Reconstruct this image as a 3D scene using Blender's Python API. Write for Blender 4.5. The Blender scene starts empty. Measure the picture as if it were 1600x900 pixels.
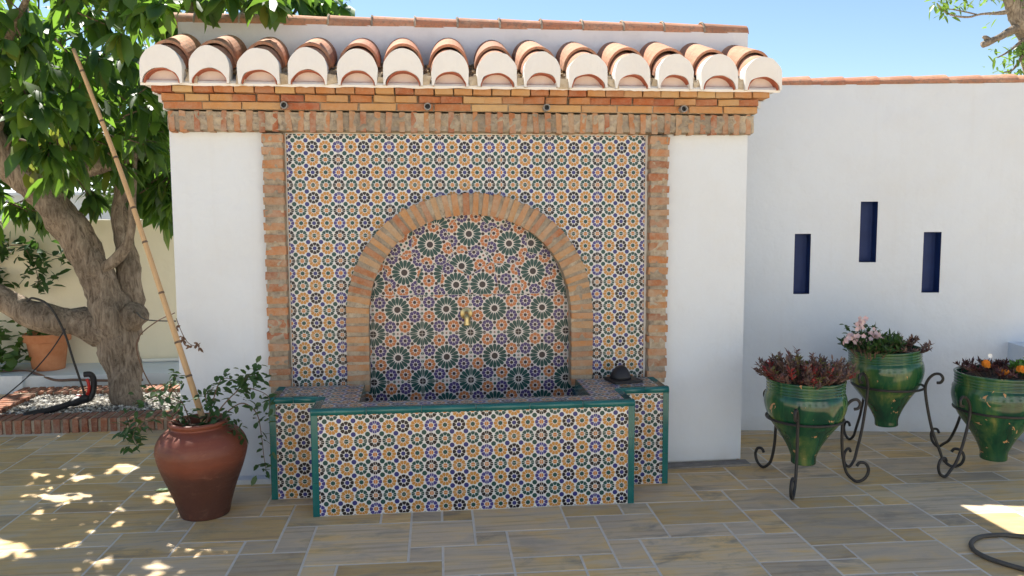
import bpy, math, random
from mathutils import Vector, Matrix, noise
R = math.radians
rnd = random.Random(7)
scene = bpy.context.scene
COL = scene.collection

# ------------------------------------------------------------------ camera
cam_d = bpy.data.cameras.new('camera')
cam = bpy.data.objects.new('camera', cam_d); COL.objects.link(cam)
CAM = Vector((.7185, -4.7467, 1.5314))
PITCH, YAW, ROLL = R(-5.464), R(6.3375), R(-.2254)
fwd = Vector((math.sin(YAW)*math.cos(PITCH), math.cos(YAW)*math.cos(PITCH), math.sin(PITCH)))
rt = Vector((math.cos(YAW), -math.sin(YAW), 0)); up = rt.cross(fwd)
rt, up = math.cos(ROLL)*rt+math.sin(ROLL)*up, -math.sin(ROLL)*rt+math.cos(ROLL)*up
m = Matrix((rt, up, -fwd)).transposed().to_4x4(); m.translation = CAM
cam.matrix_world = m
cam_d.sensor_width = 36; cam_d.lens = 1304.13/1600*36
cam_d.clip_start = .05; cam_d.clip_end = 3000
scene.camera = cam

# ------------------------------------------------------------------ sky, sun, exposure
SUN_DIR = Vector((.302, -.665, -1)).normalized()
w = bpy.data.worlds.new('World'); scene.world = w; w.use_nodes = True
nt = w.node_tree; nt.nodes.clear()
sky = nt.nodes.new('ShaderNodeTexSky'); sky.sky_type = 'NISHITA'; sky.sun_disc = False
sky.sun_elevation = math.asin(-SUN_DIR.z); sky.sun_rotation = math.atan2(-SUN_DIR.x, -SUN_DIR.y)
sky.altitude = 50; sky.air_density = 1.0; sky.dust_density = .05; sky.ozone_density = 2.6
bg = nt.nodes.new('ShaderNodeBackground'); bg.inputs['Strength'].default_value = .060
ow = nt.nodes.new('ShaderNodeOutputWorld')
nt.links.new(sky.outputs[0], bg.inputs[0]); nt.links.new(bg.outputs[0], ow.inputs[0])
sd = bpy.data.lights.new('sun', 'SUN'); sd.energy = 4.6; sd.angle = R(.5); sd.color = (1, .955, .875)
so = bpy.data.objects.new('sun', sd); COL.objects.link(so); so.location = (-4, 8, 12)
so.rotation_euler = SUN_DIR.to_track_quat('-Z', 'Y').to_euler()
vs = scene.view_settings
vs.view_transform = 'Standard'; vs.look = 'None'; vs.gamma = 1; vs.use_curve_mapping = False
vs.exposure = 1.45

# ------------------------------------------------------------------ helpers
def tag(o, label=None, cat=None, group=None, kind=None):
    if label: o['label'] = label
    if cat: o['category'] = cat
    if group: o['group'] = group
    if kind: o['kind'] = kind
    return o

def empty(name, loc=(0, 0, 0), parent=None):
    o = bpy.data.objects.new(name, None); COL.objects.link(o)
    o.location = loc; o.empty_display_size = .1
    if parent: o.parent = parent
    return o

def place(name, me, parent=None, loc=(0, 0, 0), rot=None, scale=None):
    o = bpy.data.objects.new(name, me); COL.objects.link(o)
    if parent: o.parent = parent
    o.location = loc
    if rot is not None: o.rotation_euler = rot
    if scale is not None: o.scale = scale
    return o

class MB:
    """collects vertices, faces and uvs of one mesh"""
    def __init__(s): s.v = []; s.f = []; s.uv = []; s.mi = []; s.cm = 0
    def face(s, idx, uv=None):
        s.f.append(tuple(idx)); s.uv.append(uv); s.mi.append(s.cm)
    def poly(s, pts, uv=None):
        n = len(s.v); s.v += [tuple(p) for p in pts]; s.face(range(n, n+len(pts)), uv)
    def box(s, x0, x1, y0, y1, z0, z1, jit=0, r=None):
        n = len(s.v)
        for p in ((x0,y0,z0),(x1,y0,z0),(x1,y1,z0),(x0,y1,z0),(x0,y0,z1),(x1,y0,z1),(x1,y1,z1),(x0,y1,z1)):
            s.v.append(tuple(c+((r or rnd).uniform(-jit, jit) if jit else 0) for c in p))
        for q in ((0,3,2,1),(4,5,6,7),(0,1,5,4),(1,2,6,5),(2,3,7,6),(3,0,4,7)): s.face([n+i for i in q])
    def tube(s, pts, rad, n=8, cap=True, nz=0, nf=4, seed=0):
        pts = [Vector(p) for p in pts]
        if not isinstance(rad, (list, tuple)): rad = [rad]*len(pts)
        t0 = (pts[1]-pts[0]).normalized()
        a = t0.orthogonal().normalized(); b0 = len(s.v)
        for i, p in enumerate(pts):
            t = ((pts[min(i+1, len(pts)-1)]-pts[max(i-1, 0)])).normalized()
            a = (a-t*a.dot(t)).normalized(); b = t.cross(a)
            for k in range(n):
                an = 2*math.pi*k/n
                d = a*math.cos(an)+b*math.sin(an)
                q = p+d*rad[i]
                if nz: q += d*nz*rad[i]*noise.noise(q*nf+Vector((seed, 0, 0))) + d*nz*.5*rad[i]*noise.noise(q*nf*3+Vector((seed, 5, 0)))
                s.v.append(tuple(q))
        for i in range(len(pts)-1):
            for k in range(n):
                s.face([b0+i*n+k, b0+i*n+(k+1) % n, b0+(i+1)*n+(k+1) % n, b0+(i+1)*n+k])
        if cap:
            s.face([b0+k for k in reversed(range(n))]); e = b0+(len(pts)-1)*n
            s.face([e+k for k in range(n)])
    def lathe(s, prof, n=40, c=(0, 0, 0), wob=0):
        b0 = len(s.v)
        for i, (r, z) in enumerate(prof):
            for k in range(n):
                an = 2*math.pi*k/n
                rr = r*(1+wob*noise.noise(Vector((math.cos(an)*1.3, math.sin(an)*1.3, z*5))))
                s.v.append((c[0]+rr*math.cos(an), c[1]+rr*math.sin(an), c[2]+z))
        for i in range(len(prof)-1):
            for k in range(n):
                s.face([b0+i*n+k, b0+i*n+(k+1) % n, b0+(i+1)*n+(k+1) % n, b0+(i+1)*n+k])
        s.face([b0+k for k in reversed(range(n))])
        e = b0+(len(prof)-1)*n; s.face([e+k for k in range(n)])
    def leaf(s, p, d, nrm, L, W, droop=.25, fold=.25):
        d = Vector(d).normalized(); sd = Vector(nrm).cross(d)
        if sd.length < 1e-4: sd = d.orthogonal()
        sd.normalize(); nn = d.cross(sd); p = Vector(p); n0 = len(s.v)
        g = Vector((0, 0, -1))
        def at(t, x): return tuple(p+d*(L*t)+sd*(W*x)+nn*(abs(x)*W*fold)+g*(droop*L*t*t))
        for t, x in ((0, 0), (.3, -.42), (.3, 0), (.3, .42), (.68, -.42), (.68, 0), (.68, .42), (1, 0)): s.v.append(at(t, x))
        for q in ((0,3,2),(0,2,1),(2,3,6,5),(1,2,5,4),(5,6,7),(4,5,7)): s.face([n0+i for i in q])
    def build(s, name, mat, parent=None, loc=(0, 0, 0), smooth=False, link=True, rot=None):
        me = bpy.data.meshes.new(name)
        me.from_pydata(s.v, [], s.f)
        for mm in (mat if isinstance(mat, (list, tuple)) else [mat]): me.materials.append(mm)
        if any(s.mi): me.polygons.foreach_set('material_index', s.mi)
        if any(u is not None for u in s.uv):
            ul = me.uv_layers.new(name='UVMap'); k = 0; fl = []
            for f, u in zip(s.f, s.uv):
                for j in range(len(f)): fl += list(u[j]) if u else [0, 0]
            ul.data.foreach_set('uv', fl)
        if smooth: me.polygons.foreach_set('use_smooth', [True]*len(me.polygons))
        me.update()
        return place(name, me, parent, loc, rot) if link else me

def smooth_path(pts, k=6):
    """Catmull-Rom through points (tuples of any length)"""
    out = []; P = [pts[0]]+list(pts)+[pts[-1]]
    for i in range(1, len(P)-2):
        for j in range(k):
            t = j/k
            out.append(tuple(.5*((2*b)+(-a+c)*t+(2*a-5*b+4*c-d)*t*t+(-a+3*b-3*c+d)*t**3)
                             for a, b, c, d in zip(P[i-1], P[i], P[i+1], P[i+2])))
    out.append(tuple(pts[-1])); return out

# ---- node helpers
class NT:
    def __init__(s, name):
        s.m = bpy.data.materials.new(name); s.m.use_nodes = True
        s.t = s.m.node_tree; s.t.nodes.clear()
        s.out = s.t.nodes.new('ShaderNodeOutputMaterial')
        s.b = s.t.nodes.new('ShaderNodeBsdfPrincipled'); s.t.links.new(s.b.outputs[0], s.out.inputs[0])
    def n(s, t, **k):
        x = s.t.nodes.new(t)
        for a, b in k.items(): setattr(x, a, b)
        return x
    def set(s, sock, v):
        if isinstance(v, (int, float)): sock.default_value = v
        elif isinstance(v, (tuple, list)): sock.default_value = tuple(v)+((1,) if len(v) == 3 and sock.type == 'RGBA' else ())
        else: s.t.links.new(v, sock)
    def m_(s, op, a, b=0, c=0):
        x = s.n('ShaderNodeMath', operation=op)
        s.set(x.inputs[0], a); s.set(x.inputs[1], b)
        if len(x.inputs) > 2: s.set(x.inputs[2], c)
        return x.outputs[0]
    def mix(s, f, a, b, bt='MIX'):
        x = s.n('ShaderNodeMix', data_type='RGBA', blend_type=bt); x.clamp_factor = True
        s.set(x.inputs[0], f); s.set(x.inputs[6], a); s.set(x.inputs[7], b); return x.outputs[2]
    def noise(s, co, sc, det=4, rough=.55, dist=0):
        x = s.n('ShaderNodeTexNoise'); x.inputs['Scale'].default_value = sc
        x.inputs['Detail'].default_value = det; x.inputs['Roughness'].default_value = rough
        x.inputs['Distortion'].default_value = dist
        if co is not None: s.t.links.new(co, x.inputs['Vector'])
        return x.outputs['Fac']
    def ramp(s, f, stops):
        x = s.n('ShaderNodeValToRGB'); s.set(x.inputs[0], f)
        cr = x.color_ramp
        while len(cr.elements) < len(stops): cr.elements.new(.5)
        for e, (p, c) in zip(cr.elements, stops):
            e.position = p; e.color = tuple(c)+(1,) if len(c) == 3 else c
        return x.outputs[0]
    def obj(s): return s.n('ShaderNodeTexCoord').outputs['Object']
    def gen(s): return s.n('ShaderNodeTexCoord').outputs['Generated']
    def geo(s): return s.n('ShaderNodeNewGeometry').outputs['Position']
    def rand(s): return s.n('ShaderNodeObjectInfo').outputs['Random']
    def mapped(s, co, scale=(1, 1, 1), loc=None, rot=None):
        x = s.n('ShaderNodeMapping'); s.t.links.new(co, x.inputs[0])
        x.inputs['Scale'].default_value = scale
        if rot: x.inputs['Rotation'].default_value = rot
        if loc is not None: s.set(x.inputs['Location'], loc)
        return x.outputs[0]
    def comb(s, a, b, c):
        x = s.n('ShaderNodeCombineXYZ')
        for i, v in enumerate((a, b, c)): s.set(x.inputs[i], v)
        return x.outputs[0]
    def bump(s, h, st=.3, d=.01):
        x = s.n('ShaderNodeBump'); x.inputs['Strength'].default_value = st; x.inputs['Distance'].default_value = d
        s.t.links.new(h, x.inputs['Height']); s.t.links.new(x.outputs[0], s.b.inputs['Normal'])
    def fin(s, col, rough=.7, spec=None, metal=None):
        s.set(s.b.inputs['Base Color'], col); s.set(s.b.inputs['Roughness'], rough)
        if spec is not None: s.b.inputs['Specular IOR Level'].default_value = spec
        if metal is not None: s.b.inputs['Metallic'].default_value = metal
        return s.m

def simple(name, c1, c2, sc=8, rough=.7, bump=.15, spec=None, metal=None, bd=.005):
    t = NT(name); co = t.obj()
    f = t.noise(co, sc, 6, .6)
    col = t.mix(t.ramp(f, [(.3, (0, 0, 0)), (.7, (1, 1, 1))]), c1, c2)
    if bump: t.bump(t.noise(co, sc*6, 5, .65), bump, bd)
    return t.fin(col, rough, spec, metal)

def leaf_mat(name, c1, c2, tr, rough=.4, trf=.35, yellow=None):
    t = NT(name)
    r = t.rand(); nz = t.noise(t.geo(), 7, 3)
    isl = t.n('ShaderNodeNewGeometry').outputs['Random Per Island']
    f = t.m_('FRACT', t.m_('ADD', r, isl))
    col = t.mix(f, c1, c2)
    if yellow: col = t.mix(t.m_('GREATER_THAN', f, yellow[1]), col, yellow[0])
    col = t.mix(t.m_('MULTIPLY', nz, .5), col, tuple(c*.55 for c in c1))
    t.fin(col, rough, .45)
    tb = t.n('ShaderNodeBsdfTranslucent'); t.set(tb.inputs[0], t.mix(f, tr, tuple(c*.6 for c in tr)))
    mx = t.n('ShaderNodeMixShader'); mx.inputs[0].default_value = trf
    t.t.links.new(t.b.outputs[0], mx.inputs[1]); t.t.links.new(tb.outputs[0], mx.inputs[2]); t.t.links.new(mx.outputs[0], t.out.inputs[0])
    return t.m

# ------------------------------------------------------------------ materials
def m_plaster(name, c, dirt=(.55, .53, .48), amt=.25):
    t = NT(name); co = t.geo()
    f = t.noise(co, 1.7, 6, .65); g = t.noise(co, 35, 5, .6)
    col = t.mix(t.m_('MULTIPLY', t.ramp(f, [(.45, (0, 0, 0)), (.8, (1, 1, 1))]), amt), c, dirt)
    z = t.n('ShaderNodeSeparateXYZ'); t.t.links.new(co, z.inputs[0])
    low = t.m_('MULTIPLY', t.ramp(z.outputs[2], [(0, (1, 1, 1)), (.12, (0, 0, 0))]), t.noise(co, 9, 5))
    col = t.mix(t.m_('MULTIPLY', low, .6), col, (.42, .38, .32))
    streak = t.noise(t.mapped(co, (14, 14, .8)), 1.0, 4, .6)
    col = t.mix(t.m_('MULTIPLY', t.ramp(streak, [(.56, (0, 0, 0)), (.75, (1, 1, 1))]), .08), col, (.5, .48, .44))
    b = t.m_('ADD', t.m_('MULTIPLY', g, .22), t.m_('ADD', t.noise(co, 7, 3), t.m_('MULTIPLY', t.noise(co, 2.2, 3), 2.2)))
    t.bump(b, .42, .02)
    return t.fin(col, .85, .2)
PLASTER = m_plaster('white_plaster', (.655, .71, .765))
CREAM = m_plaster('cream_plaster', (.80, .74, .57), (.62, .55, .4), .3)
CAPW = m_plaster('cap_plaster', (.75, .745, .73), (.6, .52, .44), .3)
GREYP = m_plaster('parapet_plaster', (.72, .72, .73), (.4, .4, .42), .55)

def m_brick(name, ramp, mort=(.44, .39, .31), smear=.7):
    t = NT(name); co = t.geo(); r = t.rand()
    base = t.ramp(r, ramp)
    n1 = t.noise(co, 22, 6, .7); n2 = t.noise(co, 90, 4, .6)
    col = t.mix(t.m_('MULTIPLY', n1, .7), base, t.mix(.5, base, (.12, .06, .035)))
    col = t.mix(t.m_('MULTIPLY', t.ramp(n2, [(.5, (0, 0, 0)), (.75, (1, 1, 1))]), .35), col, (.55, .36, .2))
    sm = t.noise(t.mapped(co, (1, 1, 1), (3, 7, 1)), 13, 6, .75)
    col = t.mix(t.m_('MULTIPLY', t.ramp(sm, [(.40, (0, 0, 0)), (.70, (1, 1, 1))]), smear), col, mort)
    t.bump(t.m_('ADD', n1, t.m_('MULTIPLY', n2, .5)), .6, .008)
    return t.fin(col, .9, .15)
BRICK = m_brick('old_brick', [(0, (.50, .20, .075)), (.25, (.46, .22, .10)), (.45, (.36, .11, .05)), (.6, (.44, .26, .14)), (.8, (.30, .12, .07)), (1, (.52, .27, .12))])
ARCHB = m_brick('arch_brick', [(0, (.52, .24, .09)), (.3, (.48, .25, .12)), (.5, (.38, .14, .06)), (.7, (.48, .31, .17)), (1, (.52, .26, .10))], smear=.55)
CORN = m_brick('cornice_brick', [(0, (.46, .14, .05)), (.12, (.60, .38, .17)), (.3, (.40, .10, .04)), (.45, (.56, .27, .10)), (.6, (.62, .42, .20)), (.75, (.36, .09, .04)), (.9, (.54, .25, .09)), (1, (.60, .36, .15))], smear=.32)
KERBB = m_brick('kerb_brick', [(0, (.28, .085, .048)), (.5, (.22, .08, .052)), (1, (.33, .125, .07))], smear=.45)
t = NT('mortar'); co = t.geo(); f = t.noise(co, 26, 7, .75); g = t.noise(co, 120, 3)
col = t.ramp(f, [(.3, (.22, .18, .14)), (.45, (.43, .36, .27)), (.6, (.52, .45, .35)), (.75, (.40, .35, .26))])
col = t.mix(t.m_('MULTIPLY', t.ramp(t.noise(co, 5, 4), [(.42, (0, 0, 0)), (.62, (1, 1, 1))]), .65), col, (.21, .18, .145))
t.bump(t.m_('ADD', f, t.m_('MULTIPLY', g, .6)), .9, .012); MORTAR = t.fin(col, .95, .1)
CEMENT = simple('cement', (.16, .14, .12), (.26, .24, .21), 14, .9, .5)

t = NT('terracotta_roof'); co = t.geo(); r = t.rand()
base = t.ramp(r, [(0, (.46, .19, .105)), (.35, (.54, .27, .16)), (.6, (.36, .17, .10)), (.8, (.50, .24, .14)), (1, (.40, .15, .085))])
f = t.noise(co, 9, 6, .7); g = t.noise(co, 45, 5, .7)
col = t.mix(t.m_('MULTIPLY', t.ramp(f, [(.5, (0, 0, 0)), (.72, (1, 1, 1))]), .6), base, (.60, .42, .28))
col = t.mix(t.m_('MULTIPLY', t.ramp(g, [(.49, (0, 0, 0)), (.66, (1, 1, 1))]), .68), col, (.19, .155, .115))
t.bump(g, .35, .006); ROOF = t.fin(col, .85, .2)
REDT = simple('red_tile_underside', (.36, .10, .055), (.44, .14, .075), 12, .85, .2)
PLUG = simple('pink_plaster', (.66, .55, .49), (.74, .66, .60), 10, .9, .3)
DEBRIS = leaf_mat('dry_leaf', (.30, .20, .11), (.52, .40, .24), (.3, .2, .1), .9, .1)
TEAL = None
t = NT('green_glazed_edging'); co = t.geo(); f = t.noise(co, 14, 5, .6); g = t.noise(co, 70, 4)
col = t.mix(f, (.008, .085, .088), (.018, .155, .145))
col = t.mix(t.m_('MULTIPLY', t.ramp(g, [(.62, (0, 0, 0)), (.75, (1, 1, 1))]), .4), col, (.12, .24, .2))
t.bump(t.noise(co, 20, 2), .06, .01); TEAL = t.fin(col, .16, .5)
GROUT = simple('pale_grout', (.55, .54, .50), (.66, .64, .60), 30, .9, .2)

def tile_common(t, col, co):
    n = t.noise(co, 60, 3, .6); n2 = t.noise(co, 3, 4)
    col = t.mix(.6, col, t.mix(n2, (1, 1, 1), (.72, .68, .62)), 'MULTIPLY')
    col = t.mix(.25, col, t.mix(n, (1.0, 1.0, 1.0), (.7, .7, .7)), 'MULTIPLY')
    t.bump(n, .08, .004)
    return t.fin(col, .28, .38)

def petals(t, x, y, N, rc, la, lw, off=0.0):
    """mask of N drop-shaped petals around the origin; rc centre radius, la half length, lw lateral slope"""
    r = t.m_('SQRT', t.m_('ADD', t.m_('MULTIPLY', x, x), t.m_('MULTIPLY', y, y)))
    a = t.m_('ARCTAN2', y, x); k = N/(2*math.pi)
    am = t.m_('DIVIDE', t.m_('SUBTRACT', t.m_('FRACT', t.m_('ADD', t.m_('MULTIPLY', a, k), .5+off+N)), .5), k)
    px = t.m_('MULTIPLY', r, t.m_('COSINE', am)); py = t.m_('MULTIPLY', r, t.m_('SINE', am))
    ex = t.m_('DIVIDE', t.m_('SUBTRACT', px, rc), la)
    ey = t.m_('DIVIDE', py, t.m_('MULTIPLY', px, lw))
    ex2 = t.m_('POWER', t.m_('ABSOLUTE', ex), 2.6)
    d = t.m_('ADD', ex2, t.m_('POWER', t.m_('ABSOLUTE', ey), 2.2))
    return t.m_('LESS_THAN', d, 1.0), r

WHITE_T = (.70, .72, .73); ORANGE = (.52, .21, .055); GREENT = (.010, .066, .060); BLACKT = (.012, .009, .011); BLUET = (.028, .034, .19); OCH = (.50, .245, .05)
t = NT('small_star_tile')
uvn = t.n('ShaderNodeUVMap'); uvn.uv_map = 'UVMap'
sp = t.n('ShaderNodeSeparateXYZ'); t.t.links.new(uvn.outputs[0], sp.inputs[0]); U, V = sp.outputs[0], sp.outputs[1]
iu = t.m_('FLOOR', t.m_('ADD', U, .5)); iv = t.m_('FLOOR', t.m_('ADD', V, .5))
fu = t.m_('SUBTRACT', U, iu); fv = t.m_('SUBTRACT', V, iv)
c = t.m_('FLOORED_MODULO', iu, 4); rw = t.m_('FLOORED_MODULO', iv, 2)
odd = t.m_('FLOORED_MODULO', iu, 2); r0 = t.m_('SUBTRACT', 1, rw)
c0 = t.m_('LESS_THAN', c, .5); c2 = t.m_('COMPARE', c, 2, .4)
isY = t.m_('MAXIMUM', t.m_('MULTIPLY', r0, odd), t.m_('MULTIPLY', rw, c2))
isP = t.m_('MULTIPLY', r0, c0); isG = t.m_('MULTIPLY', rw, odd); isB = t.m_('MULTIPLY', r0, c2)
pm, rr = petals(t, fu, fv, 8, .332, .133, .392)
py_, _ = petals(t, fu, fv, 10, .335, .152, .308)
pm = t.mix(isY, pm, py_)
pcol = t.mix(isP, BLACKT, (.055, .05, .24)); pcol = t.mix(isG, pcol, GREENT); pcol = t.mix(isY, pcol, OCH)
ccol = t.mix(isB, ORANGE, BLUET); ccol = t.mix(isY, ccol, GREENT)
col = t.mix(pm, WHITE_T, pcol)
col = t.mix(t.m_('LESS_THAN', rr, .158), col, ccol)
gu = t.m_('SUBTRACT', t.m_('FRACT', U), .5); gv = t.m_('SUBTRACT', t.m_('FRACT', V), .5)
dr = t.m_('SQRT', t.m_('ADD', t.m_('MULTIPLY', gu, gu), t.m_('MULTIPLY', gv, gv)))
cb = t.m_('FLOORED_MODULO', t.m_('FLOOR', U), 4)
isblue = t.m_('MAXIMUM', t.m_('COMPARE', cb, 1, .3), t.m_('COMPARE', cb, 2, .3))
col = t.mix(t.m_('LESS_THAN', dr, .176), col, t.mix(isblue, GREENT, BLUET))
TILE = tile_common(t, col, t.geo())

t = NT('large_star_tile')
uvn = t.n('ShaderNodeUVMap'); uvn.uv_map = 'UVMap'
sp = t.n('ShaderNodeSeparateXYZ'); t.t.links.new(uvn.outputs[0], sp.inputs[0]); U, V = sp.outputs[0], sp.outputs[1]
def cen(x): return t.m_('SUBTRACT', t.m_('FRACT', t.m_('ADD', x, .5)), .5)
x, y = cen(U), cen(V)
x1, y1 = cen(t.m_('ADD', U, .5)), cen(t.m_('ADD', V, .5))
s0, ra = petals(t, x, y, 16, .173, .081, .188); s1, rb = petals(t, x1, y1, 16, .173, .081, .188)
ax, ay = t.m_('ABSOLUTE', x), t.m_('ABSOLUTE', y)
A, B = t.m_('MAXIMUM', ax, ay), t.m_('MINIMUM', ax, ay)
fp, fr = petals(t, t.m_('SUBTRACT', A, .352), t.m_('SUBTRACT', B, .146), 8, .083, .038, .398)
ang = t.m_('MULTIPLY', t.m_('ARCTAN2', y, x), 4/math.pi)
par = t.m_('FLOORED_MODULO', t.m_('FLOOR', t.m_('ADD', ang, 16)), 2)
col = t.mix(fp, (.66, .63, .62), t.mix(par, (.48, .17, .055), (.06, .04, .16)))
col = t.mix(t.m_('LESS_THAN', fr, .034), col, (.035, .022, .03))
def dot(px, py, rad, cc, col):
    dx, dy = t.m_('SUBTRACT', A, px), t.m_('SUBTRACT', B, py)
    d = t.m_('SQRT', t.m_('ADD', t.m_('MULTIPLY', dx, dx), t.m_('MULTIPLY', dy, dy)))
    return t.mix(t.m_('LESS_THAN', d, rad), col, cc)
for px, py, rad, cc in ((.288, 0, .033, (.035, .022, .02)), (.208, .208, .033, (.035, .022, .02)), (.288, .288, .033, (.035, .022, .02)),
                        (.5, .205, .033, (.035, .022, .02)), (.418, 0, .030, GREENT), (.5, .083, .030, GREENT), (.5, 0, .022, (.2, .07, .05))):
    col = dot(px, py, rad, cc, col)
for s_, r_ in ((s0, ra), (s1, rb)):
    col = t.mix(s_, col, (.008, .062, .058))
    col = t.mix(t.m_('LESS_THAN', r_, .065), col, (.035, .026, .03))
STAR = tile_common(t, col, t.geo())

# sandstone paving: streaks run with the slab, tone differs slab to slab
t = NT('sandstone_slab'); co = t.geo(); r = t.rand()
off = t.comb(t.m_('MULTIPLY', r, 37), t.m_('MULTIPLY', r, 91), 0)
v = t.n('ShaderNodeVectorMath', operation='ADD'); t.t.links.new(co, v.inputs[0]); t.t.links.new(off, v.inputs[1]); cv = v.outputs[0]
a_ = t.noise(t.mapped(cv, (.9, 3.0, 1)), 2.6, 7, .62, .6)
sh = t.m_('MULTIPLY', t.m_('SUBTRACT', t.m_('FRACT', t.m_('MULTIPLY', r, 7.13)), .5), .25)
col = t.ramp(t.m_('ADD', a_, sh), [(.27, (.52, .42, .30)), (.42, (.62, .48, .31)), (.52, (.68, .50, .275)), (.62, (.72, .48, .20)), (.76, (.60, .40, .21))])
val = t.m_('ADD', .82, t.m_('MULTIPLY', t.m_('FRACT', t.m_('MULTIPLY', r, 23.1)), .36))
col = t.mix(1.0, col, t.comb(val, val, val), 'MULTIPLY')
st2 = t.noise(t.mapped(cv, (1.1, 24, 1)), 1.5, 5, .6, .4)
col = t.mix(t.m_('MULTIPLY', t.ramp(st2, [(.52, (0, 0, 0)), (.66, (1, 1, 1))]), .42), col, (.34, .22, .115))
bl = t.noise(t.mapped(cv, (1, 1.8, 1)), 4.2, 8, .66, .5)
col = t.mix(t.m_('MULTIPLY', t.ramp(bl, [(.50, (0, 0, 0)), (.66, (1, 1, 1))]), t.m_('MULTIPLY', t.m_('FRACT', t.m_('MULTIPLY', r, 13.7)), .8)), col, (.26, .235, .19))
fi = t.noise(cv, 60, 4, .7); col = t.mix(t.m_('MULTIPLY', fi, .12), col, (.2, .17, .12))
t.bump(t.m_('ADD', a_, t.m_('ADD', t.m_('MULTIPLY', st2, .5), t.m_('MULTIPLY', fi, .35))), .35, .006)
SLAB = t.fin(col, t.ramp(bl, [(.3, (.55,)*3), (.7, (.75,)*3)]), .14)
JOINT = simple('joint_mortar', (.64, .57, .46), (.74, .67, .55), 18, .95, .3, .1)

t = NT('bark'); co = t.geo()
f = t.noise(t.mapped(co, (1, 1, .22)), 30, 8, .72, 1.2); fine = t.noise(co, 110, 4, .7); big = t.noise(co, 3.5, 5, .6)
col = t.ramp(f, [(.34, (.10, .075, .055)), (.47, (.28, .22, .165)), (.62, (.45, .37, .285))])
col = t.mix(t.m_('MULTIPLY', t.ramp(big, [(.48, (0, 0, 0)), (.66, (1, 1, 1))]), .5), col, (.10, .08, .062))
col = t.mix(t.m_('MULTIPLY', t.ramp(fine, [(.5, (0, 0, 0)), (.7, (1, 1, 1))]), .4), col, (.36, .30, .23))
t.bump(t.m_('ADD', f, t.m_('MULTIPLY', fine, .3)), .9, .03)
BARK = t.fin(col, .9, .15)
LEAF = leaf_mat('avocado_leaf', (.024, .066, .021), (.06, .13, .032), (.30, .56, .06), .42, .38, ((.16, .20, .03), .93))
LEAF2 = leaf_mat('bright_leaf', (.06, .14, .03), (.13, .22, .04), (.3, .5, .06), .45, .4)
YLEAF = leaf_mat('yellowing_leaf', (.10, .17, .03), (.17, .16, .035), (.36, .42, .05), .4, .4)
VINE = leaf_mat('vine_leaf', (.025, .07, .02), (.05, .11, .028), (.12, .26, .04), .5, .25)
HEDGE = leaf_mat('hedge_leaf', (.05, .12, .025), (.09, .18, .04), (.2, .36, .06), .5, .3)
TWIG = simple('twig', (.09, .06, .04), (.16, .11, .075), 30, .9, .2)

t = NT('red_clay'); co = t.obj()
f = t.noise(t.mapped(co, (1, 1, 3)), 4, 6, .6); g = t.noise(co, 60, 4)
col = t.mix(f, (.13, .038, .022), (.22, .066, .036))
zz = t.n('ShaderNodeSeparateXYZ'); t.t.links.new(co, zz.inputs[0])
low_tone = t.m_('ADD', zz.outputs[2], t.m_('MULTIPLY', t.noise(co, 6, 5), .10))
col = t.mix(t.ramp(low_tone, [(.27, (1, 1, 1)), (.34, (0, 0, 0))]), col, (.085, .034, .024))  # jar colour darker towards its foot, with an uneven edge
sc = t.noise(t.mapped(co, (1, 1, 2.5)), 11, 8, .75, .6)
col = t.mix(t.m_('MULTIPLY', t.ramp(sc, [(.55, (0, 0, 0)), (.72, (1, 1, 1))]), .35), col, (.36, .19, .13))
col = t.mix(t.m_('MULTIPLY', t.ramp(t.noise(co, 5, 6, .7), [(.52, (0, 0, 0)), (.66, (1, 1, 1))]), .45), col, (.07, .032, .024))
ring = t.noise(t.mapped(co, (.6, .6, 40)), 1, 3)
t.bump(t.m_('ADD', t.m_('MULTIPLY', ring, .8), t.m_('ADD', f, t.m_('MULTIPLY', g, .4))), .3, .008); CLAY = t.fin(col, t.ramp(sc, [(.4, (.38,)*3), (.7, (.7,)*3)]), .4)
POTC = simple('terracotta_pot', (.42, .155, .06), (.52, .24, .12), 9, .85, .3)
SOIL = simple('soil', (.035, .025, .018), (.07, .05, .035), 30, .95, .9, bd=.02)

t = NT('green_glaze'); co = t.obj(); r = t.rand()
ph = t.comb(t.m_('MULTIPLY', r, 9), 0, 0)
v = t.n('ShaderNodeVectorMath', operation='ADD'); t.t.links.new(co, v.inputs[0]); t.t.links.new(ph, v.inputs[1]); cv = v.outputs[0]
f = t.noise(t.mapped(cv, (1, 1, .2)), 8, 6, .6, .4)
col = t.ramp(f, [(.36, (.006, .042, .024)), (.49, (.014, .078, .034)), (.58, (.055, .125, .038)), (.70, (.21, .22, .065))])
zz = t.n('ShaderNodeSeparateXYZ'); t.t.links.new(co, zz.inputs[0])
chip = t.noise(cv, 14, 6, .55, .9); bias = t.m_('MULTIPLY', t.ramp(zz.outputs[2], [(0, (1,)*3), (.35, (0,)*3)]), .035)
cm = t.m_('GREATER_THAN', t.m_('ADD', chip, bias), .668)
col = t.mix(cm, col, (.50, .27, .12))
t.bump(t.m_('SUBTRACT', t.noise(cv, 12, 3), cm), .12, .006)
GLAZE = t.fin(col, t.m_('ADD', t.m_('MULTIPLY', cm, .7), .14), .6)
IRON = simple('wrought_iron', (.012, .011, .011), (.03, .026, .022), 30, .55, .25, .5)
BLACK = simple('black_rubber', (.01, .01, .012), (.02, .02, .023), 20, .5, .15)
REDP = simple('red_plastic', (.5, .02, .015), (.6, .03, .02), 20, .35, 0)
BRASS = simple('brass', (.62, .48, .22), (.72, .60, .32), 20, .45, .1, metal=1)
PVC = simple('grey_pipe', (.22, .22, .22), (.32, .32, .31), 20, .5, .1)
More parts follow.
